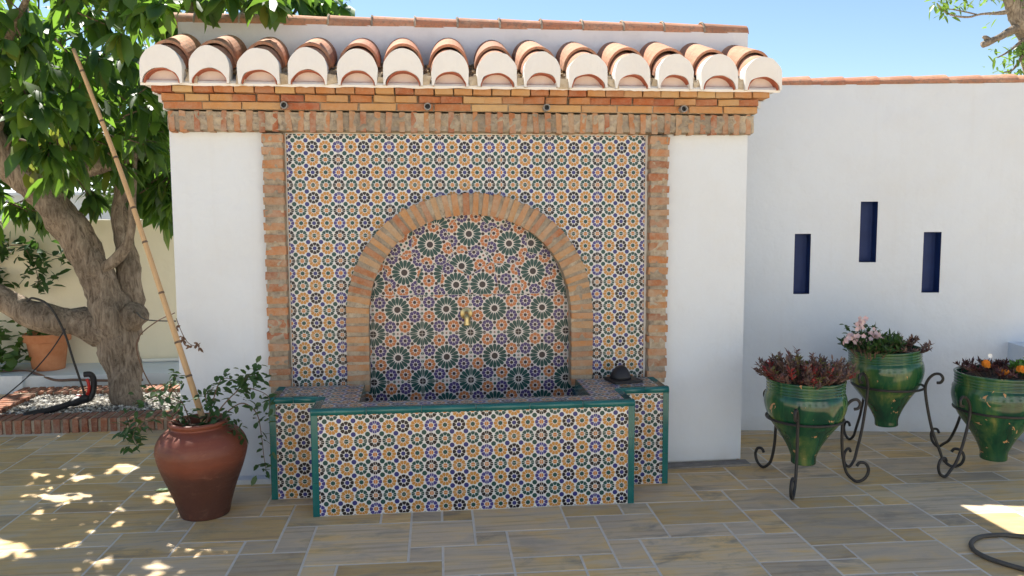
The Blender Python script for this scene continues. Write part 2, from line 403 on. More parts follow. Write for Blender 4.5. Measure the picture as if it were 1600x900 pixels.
WPIPE = simple('white_pipe', (.72, .70, .64), (.78, .76, .7), 8, .5, 0)
HOSE = simple('brown_hose', (.13, .07, .045), (.19, .11, .075), 20, .6, .1)
BLUEP = simple('deep_blue_paint', (.005, .025, .12), (.007, .032, .15), 10, .6, .1)
t = NT('bamboo'); co = t.geo(); f = t.noise(t.mapped(co, (6, 6, 1)), 12, 4)
BAMBOO = t.fin(t.mix(f, (.42, .25, .10), (.58, .40, .22)), .5)
PEBBLE = NT('pebble'); isl = PEBBLE.n('ShaderNodeNewGeometry').outputs['Random Per Island']
PEBBLE = PEBBLE.fin(PEBBLE.ramp(isl, [(0, (.05, .045, .04)), (.35, (.16, .145, .12)), (.65, (.42, .39, .33)), (1, (.72, .70, .65))]), .8)

# ------------------------------------------------------------------ ground and paving
g = MB(); g.poly([(-400, -400, -.03), (400, -400, -.03), (400, 400, -.03), (-400, 400, -.03)])
t = NT('dry_ground'); co = t.geo()
DRY = t.fin(t.mix(t.noise(co, .5, 6), (.34, .28, .19), (.42, .36, .26)), .95)
tag(g.build('ground', DRY), kind='structure')
PA = R(-1.25); PO = Vector((.664, -.60)); UX, UY = .1515, .1535   # paving lattice
def pav(i, j):
    x, y = i*UX, -j*UY
    return (PO.x-.0+x*math.cos(PA)-y*math.sin(PA)-0*y, PO.y+x*math.sin(PA)+y*math.cos(PA))
p = MB()
p.box(-7, 11, -13, 2.9, -.024, -.0014)
pavement = tag(p.build('pavement', JOINT), kind='structure')
known = [(7,3,3,3),(-3,1,3,3),(-1,0,1,1),(0,0,1,1),(1,0,1,1),(0,1,2,2),(0,3,1,1),(1,3,2,2),(2,2,1,1),(2,0,3,2),(3,2,3,2),(5,1,1,1),(5,0,2,1),(3,4,2,1),(5,4,1,1),
 (3,5,2,2),(5,5,2,2),(6,1,2,2),(6,3,1,2),(7,3,3,3),(8,0,3,2),(8,2,2,1),(10,2,1,1),(10,3,2,2),(7,-3,3,3),(10,-1,1,1),(10,-3,2,2),(11,-1,2,2),(11,1,1,2),
 (12,1,3,3),(12,4,1,1),(13,4,3,2),(15,3,1,1),(15,1,2,2),(13,0,2,1),(15,0,1,1),(16,-1,1,2),(13,-2,3,2),(12,-2,1,1),(12,-4,2,2),(14,-4,2,2),(16,-3,2,2),(17,-1,3,3),(17,2,1,1),
 (16,3,2,2),(18,2,2,2),(20,-1,3,2),(18,-2,2,1),(18,-4,3,2),(10,5,2,2),(12,5,1,1),(16,5,2,2),(18,4,3,2),(20,1,2,3),
 (-4,1,1,2),(-4,-1,3,2),(-5,-1,1,1),(-8,-3,3,3),(-7,0,3,2),(-7,2,2,1),(-5,2,1,1),(-5,3,2,3),(-8,3,3,2),(-3,4,1,1),(-2,4,3,2),
 (-9,1,2,2),(-8,0,1,1),(-10,-1,2,2),(-10,1,1,1),(-13,-1,3,3),(-12,2,3,3),(-12,-2,2,1),(-10,-3,2,2),(-9,3,1,2),(-13,-4,3,2),(-16,-1,3,2)]
occ = {}; stones = []
I0, I1, J0, J1 = -46, 66, -22, 78
for (i, j, ww, hh) in known:
    cells = [(i+a, j+b) for a in range(ww) for b in range(hh)]
    if any(q in occ for q in cells):                      # trim to the free width
        while ww > 1 and any((i+a, j+b) in occ for a in range(ww) for b in range(hh)): ww -= 1
        if any((i+a, j+b) in occ for a in range(ww) for b in range(hh)): continue
        cells = [(i+a, j+b) for a in range(ww) for b in range(hh)]
    for q in cells: occ[q] = 1
    stones.append((i, j, ww, hh))
pr = random.Random(3)
for j in range(J0, J1):
    for i in range(I0, I1):
        if (i, j) in occ: continue
        for ww, hh in pr.sample([(3,3),(3,2),(3,2),(2,2),(2,2),(2,1),(1,2)], 7)+[(1,1)]:
            if all((i+a, j+b) not in occ for a in range(ww) for b in range(hh)):
                for a in range(ww):
                    for b in range(hh): occ[(i+a, j+b)] = 1
                stones.append((i, j, ww, hh)); break
far = MB()
nst = 0
for (i, j, ww, hh) in stones:
    gp = .0042
    a, b = pav(i, j), pav(i+ww, j+hh); cx, cy = (a[0]+b[0])/2, (a[1]+b[1])/2
    hw, hd = ww*UX/2-gp, hh*UY/2-gp
    if cy > 2.75 or (-2.55 < cx < -.2 and 1.2 < cy < 2.5): continue
    if -.6 < cx < 2.5 and .15 < cy < 1.0: continue
    tilt = pr.uniform(-.0012, .0012)
    def slab(mb, ox, oy):
        e = .0035; n = len(mb.v)
        for (sx, sy, zz) in ((-1,-1,-.01),(1,-1,-.01),(1,1,-.01),(-1,1,-.01),(-1,-1,-.002),(1,-1,-.002),(1,1,-.002),(-1,1,-.002)):
            mb.v.append((ox+sx*hw, oy+sy*hd, zz))
        for (sx, sy) in ((-1,-1),(1,-1),(1,1),(-1,1)): mb.v.append((ox+sx*(hw-e), oy+sy*(hd-e), tilt*sx))
        for k in range(4):
            l = (k+1) % 4
            mb.face((n+k, n+l, n+4+l, n+4+k)); mb.face((n+4+k, n+4+l, n+8+l, n+8+k))
        mb.face((n+8, n+9, n+10, n+11))
    d = (Vector((cx, cy, 0))-CAM); z = d.dot(fwd); vis = False
    if z > 0:
        px, py = 800+1304*d.dot(rt)/z, 450-1304*d.dot(up)/z
        vis = -90 < px < 1690 and 560 < py < 990
    if vis and nst < 295:
        s = MB(); slab(s, 0, 0); o = s.build('flagstone', SLAB, pavement, (cx, cy, 0)); o.rotation_euler = (0, 0, PA); nst += 1
    else:
        q = MB(); slab(q, 0, 0); n = len(far.v)
        far.v += [(cx+vx*math.cos(PA)-vy*math.sin(PA), cy+vx*math.sin(PA)+vy*math.cos(PA), vz) for vx, vy, vz in q.v]
        for f_ in q.f: far.face([n+k for k in f_])
tag(far.build('outlying_flagstones', SLAB, pavement), kind='stuff')
print('flagstones', nst)

# ------------------------------------------------------------------ fountain wall
FW = tag(empty('fountain_wall', (1.0, .2, 0)), 'white tiled fountain wall with brick arch under a clay tile roof', 'fountain wall')
def part(mb, name, mat, parent=FW, smooth=False):
    """world-coordinate mesh as a child"""
    o = mb.build(name, mat, None, smooth=smooth); o.parent = parent
    o.matrix_parent_inverse = pinv(parent); return o
def wloc(o):
    v = Vector((0, 0, 0))
    while o: v += Vector(o.location)+Vector(o.matrix_parent_inverse.translation); o = o.parent
    return v
def pinv(parent): return Matrix.Translation(-wloc(parent))
def piece(name, me, parent, loc, rot=None):
    o = place(name, me, parent, loc, rot); o.matrix_parent_inverse = pinv(parent); return o

b = MB()
b.box(-.615, -.012, 0, .55, .018, 2.06); b.box(2.042, 2.632, 0, .55, .018, 2.06)
b.box(-.012, 2.042, .075, .548, 0, 2.058)
b.box(-.60, 2.615, .02, .53, -.02, .0165)
part(b, 'wall', PLASTER)
b = MB(); b.box(-.62, -.10, -.075, -.004, -.008, .028); part(b, 'skirting', PLASTER)
b = MB(); b.box(2.085, 2.66, -.095, -.003, -.01, .010, .004); part(b, 'cement_strip', CEMENT)

# brick frame: pilasters, soldier lintel, cornice
def brick_mesh(L, H, D, r, jit=.0025):
    s = MB(); s.box(-L/2, L/2, -D, 0, -H/2, H/2, jit, r); return s.build('brick', BRICK, link=False)
br = random.Random(11)
def variants(L, H, D, mat, n=6, jit=.003):
    out = []
    for _ in range(n):
        me = brick_mesh(L*br.uniform(.97, 1.02), H*(br.uniform(.82, 1.15) if mat is BRICK and H < L else br.uniform(.97, 1.01)), D*br.uniform(.96, 1.03), br, jit)
        me.materials.clear(); me.materials.append(mat); out.append(me)
    return out
def rough_sheet(x0, x1, z0, z1, y, st=.012, amp=.006, thick=.05):
    s = MB(); nx = max(2, int((x1-x0)/st)); nz = max(2, int((z1-z0)/st)); n0 = 0
    for k in range(nz+1):
        for i in range(nx+1):
            xx = x0+(x1-x0)*i/nx; zz = z0+(z1-z0)*k/nz; e = i in (0, nx) or k in (0, nz)
            q = noise.noise(Vector((xx*30, zz*30, 1)))
            s.v.append((xx+(q*.004 if i in (0, nx) else 0), y+(thick if e else q*amp), zz+(q*.004 if k in (0, nz) else 0)))
    for k in range(nz):
        for i in range(nx):
            a = k*(nx+1)+i; s.face((a, a+1, a+nx+2, a+nx+1))
    return s
pv = variants(.113, .040, .05, BRICK, 8)
for x0, x1 in ((-.124, -.006), (2.036, 2.150)):
    pl = part(rough_sheet(x0, x1, .50, 1.95, -.046, .009, .012, .055), 'brick_pilaster', MORTAR)
    z = .56
    while z < 1.93:
        piece('brick', br.choice(pv), pl, ((x0+x1)/2+br.uniform(-.004, .004), .0, z+br.uniform(-.004, .004)), (0, br.uniform(-.03, .03), 0))
        z += .0675
lv = variants(.031, .112, .064, BRICK, 8, .0045)
li = part(rough_sheet(-.612, 2.652, 1.948, 2.062, -.060, .009, .013, .065), 'brick_lintel', MORTAR)
x = -.585
while x < 2.64:
    piece('brick', br.choice(lv), li, (x+br.uniform(-.004, .004), 0, 2.004+br.uniform(-.003, .003)), (0, br.uniform(-.05, .05), 0)); x += .0672+br.uniform(-.004, .004)
b = MB(); b.box(-.612, 2.65, -.070, .5, 2.063, 2.1795); 
co_ = part(b, 'cornice', MORTAR)
def course(z, h, y, x0, x1, L, yaw=0):
    me = variants(L-.007, h-.005, .10, CORN, 6, .002); x = x0+L/2; k = 0
    n = round((x1-x0)/L); L2 = (x1-x0)/n
    for k in range(n):
        a = yaw*br.uniform(.6, 1.3)*(1 if k < n/2 else -1)+br.uniform(-.012, .012)
        piece('brick', br.choice(me), co_, (x0+L2*(k+.5), y+.10+br.uniform(-.004, .004), z+h/2), (0, br.uniform(-.006, .006), a))
course(2.0625, .040, -.082, -.622, 2.655, .205)
course(2.1025, .040, -.103, -.64, 2.672, .122, .20)
course(2.1425, .038, -.138, -.66, 2.70, .106)
b = MB()
for k, (x0, x1, y, z0, z1) in enumerate(((-.632, -.612, .45, 2.064, 2.10), (-.650, -.628, .45, 2.10, 2.14), (-.672, -.648, .45, 2.142, 2.178), (2.652, 2.664, .45, 2.064, 2.10), (2.668, 2.684, .45, 2.1, 2.14), (2.694, 2.712, .45, 2.142, 2.178))):
    b.box(x0, x1, -.03-.02*(k % 3), y, z0, z1, .002)
part(b, 'painted_return', PLASTER)
for x in (.013, .775, 1.429, 2.208):
    s = MB(); n = 20
    prof = [(.019, 0), (.019, .06), (.0145, .06), (.0145, .004)]
    s.lathe(prof, n); o = s.build('drain_pipe', PVC, None, smooth=False)
    o.parent = FW; o.matrix_parent_inverse = pinv(FW); o.location = (x, -.068, 2.083); o.rotation_euler = (R(90), 0, 0)
    s = MB(); s.lathe([(.014, 0), (.014, .002)], 16); q = s.build('pipe_bore', BLACK, o, (0, 0, .03))

# ---- roof
TX = [-.589+.2478*k for k in range(14)]
PITCHR = R(17); rr0 = random.Random(77)
b = MB()
b.box(-.70, 2.745, -.165, .40, 2.1795, 2.197, .003)
nq = 140; n = len(b.v)
for q in range(nq+1):
    xx = -.70+3.445*q/nq; zz = 2.1725+.007*noise.noise(Vector((xx*9, 0, 2)))+.004*noise.noise(Vector((xx*40, 0, 5)))
    b.v += [(xx, -.172, zz), (xx, -.176+.003*noise.noise(Vector((xx*20, 1, 0))), 2.186), (xx, -.165, 2.198)]
for q in range(nq):
    for k in (0, 1): a = n+q*3+k; b.face((a, a+3, a+4, a+1))
n = len(b.v)
b.v += [(-.69, -.17, 2.197), (2.74, -.17, 2.197), (2.74, .34, 2.36), (-.69, .34, 2.36)]
b.face((n, n+1, n+2, n+3))
roof = part(b, 'roof', CAPW)
def half(a, bb, z0=0, n=16, drop=0):
    pts = [(a*.97, -drop)] if drop else []
    pts += [(a*math.cos(math.pi*k/n), z0+bb*math.sin(math.pi*k/n)) for k in range(n+1)]
    if drop: pts.append((-a*.97, -drop))
    return pts
def shell(outer, inner, y0, y1, so=1, si=1, rise=0):
    """closed barrel: outer and inner outlines with the same count, from y0 to y1, scaled at the far end"""
    s = MB(); n = len(outer)
    for y, k, dz in ((y0, 1, 0), (y1, so, rise)):
        s.v += [(px*k, y, pz*k+dz) for px, pz in outer]; s.v += [(px*k, y, pz*k+dz) for px, pz in inner]
    for i in range(n-1):
        s.face((i, i+1, 2*n+i+1, 2*n+i)[::-1]); s.face((n+i, n+i+1, 3*n+i+1, 3*n+i))
        s.face((i, n+i, n+i+1, i+1)[::-1]); s.face((2*n+i, 2*n+i+1, 3*n+i+1, 3*n+i)[::-1])
    s.face((0, n, 3*n, 2*n)); s.face((n-1, 2*n-1+0, 4*n-1, 3*n-1)[::-1])
    return s
capo = [(.101, 0)]+[(.104*math.cos(math.pi*k/18), .078+.108*math.sin(math.pi*k/18)) for k in range(19)]+[(-.101, 0)]
capi = [(.090, 0)]+[(.090*math.cos(math.pi*k/18), .001+.076*math.sin(math.pi*k/18)) for k in range(19)]+[(-.084, 0)]
CAPS = []
for q in range(6):
    s = shell(capo, capi, 0, .085); sx_ = rr0.uniform(.95, 1.05); sz_ = rr0.uniform(.95, 1.04)
    s.v = [(vx*sx_+.006*noise.noise(Vector((vx*22, vz*22, q*3.1))), vy+.004*noise.noise(Vector((vx*14, vz*14, q*7.7))), vz*sz_+.006*noise.noise(Vector((vz*22, vx*22, q*5.3)))*(vz > .02)) for vx, vy, vz in s.v]
    CAPS.append(s.build('eave_cap', CAPW, link=False))
to = half(.099, .112, 0, 18); ti = half(.088, .100, 0, 18)
T1 = shell(to, ti, 0, .20, .98, .98).build('roof_tile', ROOF, link=False)
to2 = half(.111, .128, 0, 18); ti2 = half(.098, .113, 0, 18)
T2 = shell(to2, ti2, 0, .40, .93, .93).build('roof_tile', ROOF, link=False)
uo = half(.0890, .0750, 0, 18); ui = half(.0845, .0705, 0, 18)
T3 = shell(uo, ui, .004, .16).build('under_tile', REDT, link=False)
s = MB(); s.poly([(px, 0, pz) for px, pz in half(.0855, .0715, 0, 18)]); PL = s.build('plug', PLUG, link=False)
rr_ = random.Random(5)
for k, x in enumerate(TX):
    jx = rr_.uniform(-.006, .006); ya = rr_.uniform(-.02, .02)
    yoff = rr_.uniform(-.006, .006)
    piece('eave_cap', rr_.choice(CAPS), roof, (x+jx, -.205+yoff, 2.181), (0, rr_.uniform(-.02, .02), 0))
    piece('under_tile', T3, roof, (x+jx, -.203+yoff, 2.182))
    piece('plug', PL, roof, (x+jx, -.140, 2.1815))
    piece('roof_tile', T1, roof, (x+jx, -.128+yoff, 2.262), (PITCHR, 0, ya))
    piece('roof_tile', T2, roof, (x+jx, -.03+rr_.uniform(-.02, .015), 2.300), (PITCHR+rr_.uniform(-.01, .02), rr_.uniform(-.02, .02), ya+rr_.uniform(-.03, .03)))
# plaster lumps and dry litter in the valleys
b = MB(); lt = MB()
for k in range(13):
    x = (TX[k]+TX[k+1])/2
    for q in range(9):
        y = -.15+q*.055; z = 2.20+(y+.15)*.31
        px, py, pz = x+rr_.uniform(-.025, .025), y, z+.016
        s_ = rr_.uniform(.016, .034); b.box(px-s_, px+s_, py-s_, py+s_, pz-s_, pz+s_*.7, .011, rr_)
    for q in range(46):
        y = rr_.uniform(-.14, .22); z = 2.23+(y+.15)*.31+rr_.uniform(0, .02)
        lt.leaf((x+rr_.uniform(-.035, .035), y, z), (rr_.uniform(-1, 1), rr_.uniform(-1, 1), rr_.uniform(-.3, .5)), (rr_.uniform(-.5, .5), rr_.uniform(-.5, .5), 1), rr_.uniform(.02, .05), rr_.uniform(.008, .02), .3, .4)
part(b, 'valley_mortar', simple('lumpy_mortar', (.42, .33, .22), (.62, .54, .42), 24, .95, .8), roof)
tag(part(lt, 'leaf_litter', DEBRIS, roof), kind='stuff')
# parapet and its ridge tiles
b = MB(); b.box(-.62, 2.728, .27, .43, 2.20, 2.588)
par_ = part(b, 'parapet', GREYP)
b = MB(); b.box(-.60, 2.70, .432, 1.75, 0, 2.56); part(b, 'rear_block', PLASTER)
ro, ri = half(.082, .072, 0, 14), half(.072, .062, 0, 14)
RT = shell(ro, ri, 0, .285, .86, .86).build('ridge_tile', ROOF, link=False)
x = -.78
while x < 2.5:
    piece('ridge_tile', RT, par_, (x, .345, 2.584+rr_.uniform(-.003, .003)), (0, rr_.uniform(-.02, .02), R(-90)+rr_.uniform(-.012, .012)))
    s = MB(); s.tube([(x+.002, .345+.083*math.cos(a*math.pi/8), 2.586+.072*math.sin(a*math.pi/8)) for a in range(9)], .007, 5); part(s, 'mortar_fillet', MORTAR, par_)
    x += .2485

# ---- tiles
FS = .07
def clip(poly, a, b_, keep_left=True):
    out = []
    def sd_(p): return ((b_[0]-a[0])*(p[1]-a[1])-(b_[1]-a[1])*(p[0]-a[0]))*(1 if keep_left else -1)
    for i in range(len(poly)):
        p, q = poly[i], poly[(i+1) % len(poly)]; dp, dq = sd_(p), sd_(q)
        if dp >= 0: out.append(p)
        if (dp > 0 > dq) or (dp < 0 < dq):
            t_ = dp/(dp-dq); out.append((p[0]+(q[0]-p[0])*t_, p[1]+(q[1]-p[1])*t_))
    return out
def area(p): return abs(sum(p[i][0]*p[(i+1) % len(p)][1]-p[(i+1) % len(p)][0]*p[i][1] for i in range(len(p))))/2
AC = (1.008, .90)
def arch_pt(th, a, bb):
    c_, s_ = math.cos(th), math.sin(th); e = 2/2.15
    return (AC[0]+a*math.copysign(abs(c_)**e, c_), AC[1]+bb*math.copysign(abs(s_)**e, s_))
def arch_poly(a, bb, z0, n=28):
    return [(AC[0]-a, z0), (AC[0]+a, z0)]+[arch_pt(math.pi*k/n, a, bb) for k in range(n+1)]
midp = arch_poly(.635, .65, .3)
def outside(poly):
    """convex pieces of poly outside the arch"""
    out = []; cur = poly; n = len(midp)
    for i in range(n):
        a, b_ = midp[i], midp[(i+1) % n]
        if math.hypot(a[0]-b_[0], a[1]-b_[1]) < 1e-6: continue
        o_ = clip(cur, a, b_, False)
        if len(o_) > 2 and area(o_) > 1e-6: out.append(o_)
        cur = clip(cur, a, b_, True)
        if len(cur) < 3: break
    return out
def tile_mesh(w_, h_, u0, v0, mat=TILE, gap=.0010, per=FS, name='tile'):
    """upright tile, local origin at its upper left, front at y=0"""
    s = MB(); g_ = gap; e = .0007
    X0, X1, Z0, Z1 = g_, w_-g_, -h_+g_, -g_
    def uv(x_, z_): return (u0+x_/per, v0-z_/per)
    F = [(X0+e, 0, Z0+e), (X1-e, 0, Z0+e), (X1-e, 0, Z1-e), (X0+e, 0, Z1-e)]
    Bk = [(X0, .0006, Z0), (X1, .0006, Z0), (X1, .0006, Z1), (X0, .0006, Z1)]
    Dp = [(X0, .011, Z0), (X1, .011, Z0), (X1, .011, Z1), (X0, .011, Z1)]
    s.poly(F, [uv(q[0], q[2]) for q in F])
    for L1, L2 in ((Bk, F), (Dp, Bk)):
        for k in range(4):
            q = [L1[k], L1[(k+1) % 4], L2[(k+1) % 4], L2[k]]; s.poly(q, [uv(p_[0], p_[2]) for p_ in q])
    return s.build(name, mat, link=False)
tile_cache = {}
tr_ = random.Random(21)
def set_tile(parent, x, y, z, w_, h_, u0, v0, rot=(0, 0, 0)):
    k = (round(w_, 4), round(h_, 4), round(u0, 3) % 4, round(v0, 3) % 2)
    if k not in tile_cache: tile_cache[k] = tile_mesh(w_, h_, u0 % 4, v0 % 2)
    j = tr_.uniform(-.0006, .0006)
    return piece('tile', tile_cache[k], parent, (x, y+j, z), (rot[0]+tr_.uniform(-.005, .005), rot[1], rot[2]+tr_.uniform(-.004, .004)))
ZT = 1.873+.07          # top edge of the panel (centre line of a B row)
# mortar bed behind the tiles, open at the arch
b = MB()
for pc in outside([(-.006, .48), (2.036, .48), (2.036, 1.95), (-.006, 1.95)]): b.poly([(q[0], .0022, q[1]) for q in pc])
tp = part(b, 'tile_panel', GROUT)
SW = .9022*FS
colsx = [(.28*k, .28, 0.0) for k in range(4)]+[(1.12, SW, 0.0)]+[(1.12+SW+.28*k, .28, 0.0) for k in range(3)]
for x0, w_, u0 in colsx:
    for r_ in range(11):
        z1 = ZT-.14*r_; h_ = .14
        if z1-h_ < .50: h_ = z1-.50
        if h_ < .01: continue
        w2 = min(w_, 2.034-x0)
        rect = [(x0, z1-h_), (x0+w2, z1-h_), (x0+w2, z1), (x0, z1)]
        ps = outside(rect); A_ = sum(area(q) for q in ps)
        if A_ < 1e-5: continue
        if A_ > .999*area(rect): set_tile(tp, x0, 0, z1, w2, h_, u0, -1.0)
        else:
            s = MB()
            for q in ps:
                c_ = [(max(x0+.0011, min(x0+w2-.0011, a)), max(z1-h_+.0011, min(z1-.0011, bb))) for a, bb in q]
                s.poly([(a-x0, 0, bb-z1) for a, bb in c_], [(u0+(a-x0)/FS, -1-(bb-z1)/FS) for a, bb in c_])
            piece('tile', s.build('tile', TILE, link=False), tp, (x0, 0, z1))
# star panel in the arch
YS = .06
b = MB(); ip = arch_poly(.63, .645, .02); b.poly([(q[0], .0622, q[1]) for q in ip])
sp_ = part(b, 'star_panel', GROUT)
inner_poly = arch_poly(.618, .635, .05, 40)
def star_piece(poly, cx, cz, rot, mat=STAR):
    if len(poly) < 3 or area(poly) < 2e-5: return
    mx = sum(q[0] for q in poly)/len(poly); mz = sum(q[1] for q in poly)/len(poly)
    sh = [(mx+(a-mx)*(1-.0015/max(.02, math.hypot(a-mx, bb-mz))), mz+(bb-mz)*(1-.0015/max(.02, math.hypot(a-mx, bb-mz)))) for a, bb in poly]
    s = MB(); c_, s_ = math.cos(rot), math.sin(rot)
    s.poly([(a-mx, 0, bb-mz) for a, bb in sh], [(((a-cx)*c_+(bb-cz)*s_)/.28, -(-(a-cx)*s_+(bb-cz)*c_)/.28) for a, bb in sh])
    n = len(sh)
    for k in range(n):
        l = (k+1) % n
        s.poly([(sh[k][0]-mx, 0, sh[k][1]-mz), (sh[k][0]-mx, .01, sh[k][1]-mz), (sh[l][0]-mx, .01, sh[l][1]-mz), (sh[l][0]-mx, 0, sh[l][1]-mz)], [(.5, .5)]*4)
    piece('tile', s.build('tile', mat, link=False), sp_, (mx, YS, mz), (tr_.uniform(-.003, .003), 0, tr_.uniform(-.003, .003)))
ZC = 1.035; SX, SZ = 1.009, .812
for kx in range(-3, 3):
    for z0, z1 in ((.05, .252), (.252, .532), (.532, .812), (.812, ZC)):
        q = [(SX+.28*kx, z0), (SX+.28*kx+.28, z0), (SX+.28*kx+.28, z1), (SX+.28*kx, z1)]
        for i in range(len(inner_poly)): 
            if len(q) < 3: break
            q = clip(q, inner_poly[i], inner_poly[(i+1) % len(inner_poly)]) if math.dist(inner_poly[i], inner_poly[(i+1) % len(inner_poly)]) > 1e-6 else q
        star_piece(q, SX+.28*kx, SZ, 0)
stars = [((.448, 1.10), .1), ((.632, 1.166), .3), ((.928, 1.092), .05), ((1.080, 1.092), -.05), ((1.375, 1.166), -.3), ((1.575, 1.10), -.1),
         ((.780, 1.325), .2), ((1.004, 1.385), .0), ((1.236, 1.328), -.2), ((.77, 1.12), .8), ((1.23, 1.12), -.8), ((1.005, 1.215), .45), ((.60, 1.34), 1.1), ((1.42, 1.34), -1.1), ((.86, 1.52), .5), ((1.16, 1.52), -.5)]
full = [(0, 0)]*9
for k, ((sx, sz), ro_) in enumerate(stars):
    q = [p_ for p_ in inner_poly]
    q = clip(q, (0, ZC), (2, ZC))
    for l, ((tx, tz), _) in enumerate(stars):
        if l == k or len(q) < 3: continue
        wk, wl = (.0 if k < 9 else .012), (.0 if l < 9 else .012)
        mxp, mzp = (sx+tx)/2, (sz+tz)/2; dx, dz = tx-sx, tz-sz; dd = math.hypot(dx, dz)
        sh_ = (wl-wk); mxp += dx/dd*sh_; mzp += dz/dd*sh_
        q = clip(q, (mxp, mzp), (mxp-dz, mzp+dx))
    offx, offz = (0, 0) if k < 9 else (.10*math.cos(k*2.1), .10*math.sin(k*1.7))
    star_piece(q, sx+offx, sz+offz, ro_)

# arch ring
ARCH = MB(); n = 90; prev = None
path = []
for k in range(14): path.append(((AC[0]+.70, .50+.40*k/14), (AC[0]+.577, .50+.40*k/14)))
for k in range(n+1): path.append((arch_pt(math.pi*k/n, .70, .712), arch_pt(math.pi*k/n, .577, .597)))
for k in range(1, 15): path.append(((AC[0]-.70, .90-.40*k/14), (AC[0]-.577, .90-.40*k/14)))
for (o_, i_) in path:
    q = noise.noise(Vector((o_[0]*14, o_[1]*14, 0)))*.005; q2 = noise.noise(Vector((i_[0]*25, i_[1]*25, 4)))*.006
    base = len(ARCH.v)
    dx, dz = o_[0]-i_[0], o_[1]-i_[1]; L = math.hypot(dx, dz); dx /= L; dz /= L
    ARCH.v += [(o_[0]+dx*q, .012, o_[1]+dz*q), (o_[0]+dx*q, -.045, o_[1]+dz*q), ((o_[0]+i_[0])/2, -.0495+q2, (o_[1]+i_[1])/2), (i_[0]+dx*q2, -.045, i_[1]+dz*q2), (i_[0]+dx*q2, .072, i_[1]+dz*q2)]
    if prev is not None:
        for j in range(4): ARCH.face((prev+j, base+j, base+j+1, prev+j+1))
    prev = base
arch = part(ARCH, 'brick_arch', MORTAR)
# walk the ring by length
cum = [0]
for k in range(1, len(path)):
    a, c_ = path[k-1], path[k]
    cum.append(cum[-1]+math.dist(((a[0][0]+a[1][0])/2, (a[0][1]+a[1][1])/2), ((c_[0][0]+c_[1][0])/2, (c_[0][1]+c_[1][1])/2)))
nb = 52; av = []
for _ in range(8):
    s = MB(); r_ = br; wI, wO = .0150*br.uniform(.8, 1.15), .0180*br.uniform(.8, 1.2)
    L2 = .0625
    pts = [(-wI, -L2), (wI, -L2), (wO, L2), (-wO, L2)]; pts = [(a+br.uniform(-.003, .003), c_+br.uniform(-.003, .003)) for a, c_ in pts]
    n0 = 0
    s.v = [(a, -.052, c_) for a, c_ in pts]+[(a, .0, c_) for a, c_ in pts]
    s.face((0, 1, 2, 3)); 
    for k in range(4): l = (k+1) % 4; s.face((k, 4+k, 4+l, l)[::1])
    av.append(s.build('brick', ARCHB, link=False))
for k in range(nb):
    d = (k+.5)/nb*cum[-1]+br.uniform(-.004, .004)
    i = max(j for j in range(len(cum)) if cum[j] <= d); i = min(i, len(path)-2); f_ = (d-cum[i])/max(1e-6, cum[i+1]-cum[i])
    o_ = [path[i][0][j]*(1-f_)+path[i+1][0][j]*f_ for j in (0, 1)]; q = [path[i][1][j]*(1-f_)+path[i+1][1][j]*f_ for j in (0, 1)]
    an = math.atan2(o_[0]-q[0], o_[1]-q[1])
    piece('brick', br.choice(av), arch, ((o_[0]+q[0])/2, br.uniform(-.003, .003), (o_[1]+q[1])/2), (0, an+br.uniform(-.03, .03), 0))
# brass spout
sx, sz = .985, .925
s = MB(); s.lathe([(.036, 0), (.036, .004), (.032, .007), (.015, .009), (.013, .012)], 28)
spt = s.build('spout', BRASS, None, smooth=True); spt.parent = FW; spt.matrix_parent_inverse = pinv(FW); spt.location = (sx, YS-.001, sz); spt.rotation_euler = (R(90), 0, 0)
s = MB(); s.tube(smooth_path([(0, 0, .008), (0, 0, .03), (0, -.010, .048), (0, -.032, .055), (0, -.062, .056)], 5), [.0135]*6+[.0145]*6+[.0155]*6+[.018]*3, 12)
s.build('nozzle', BRASS, spt, smooth=True)

# ------------------------------------------------------------------ basin
BX0, BX1, BYF, ZB = .176, 1.808, -.622, .546
WX0, WX1, WYF = -.073, 2.074, -.340
BAS = tag(empty('fountain_basin', (1.0, -.35, 0)), 'tiled water basin with dark green edging standing before the arch', 'basin')
b = MB()
# body: front wall, side blocks, wings, floor
HX0, HX1, HYF = .405, 1.605, -.475
b.box(BX0+.0022, BX1-.0022, BYF+.0022, HYF-.012, 0, ZB-.004)
b.box(BX0+.0022, HX0-.012, HYF-.012, -.060, 0, ZB-.004); b.box(HX1+.012, BX1-.0022, HYF-.012, -.060, 0, ZB-.004)
b.box(WX0+.0022, BX0+.0018, WYF+.0022, -.0605, 0, ZB-.0045); b.box(BX1-.0018, WX1-.0022, WYF+.0022, -.0605, 0, ZB-.0045)
b.box(HX0-.012, HX1+.012, HYF-.012, .05, .0, .20)
part(b, 'body', GROUT, BAS)
b = MB()
b.box(HX0-.0115, HX1+.0115, HYF-.0115, HYF, .19, ZB-.004); b.box(HX0-.0118, HX0, HYF, .04, .19, ZB-.004); b.box(HX1, HX1+.0118, HYF, .04, .19, ZB-.004)
part(b, 'lining', TEAL, BAS)
t = NT('basin_water'); t.bump(t.noise(t.geo(), 14, 2), .05, .01); WATER = t.fin((.01, .05, .05), .04, .6)
b = MB(); b.poly([(HX0, HYF, .40), (HX1, HYF, .40), (HX1, .058, .40), (HX0, .058, .40)]); part(b, 'water', WATER, BAS)
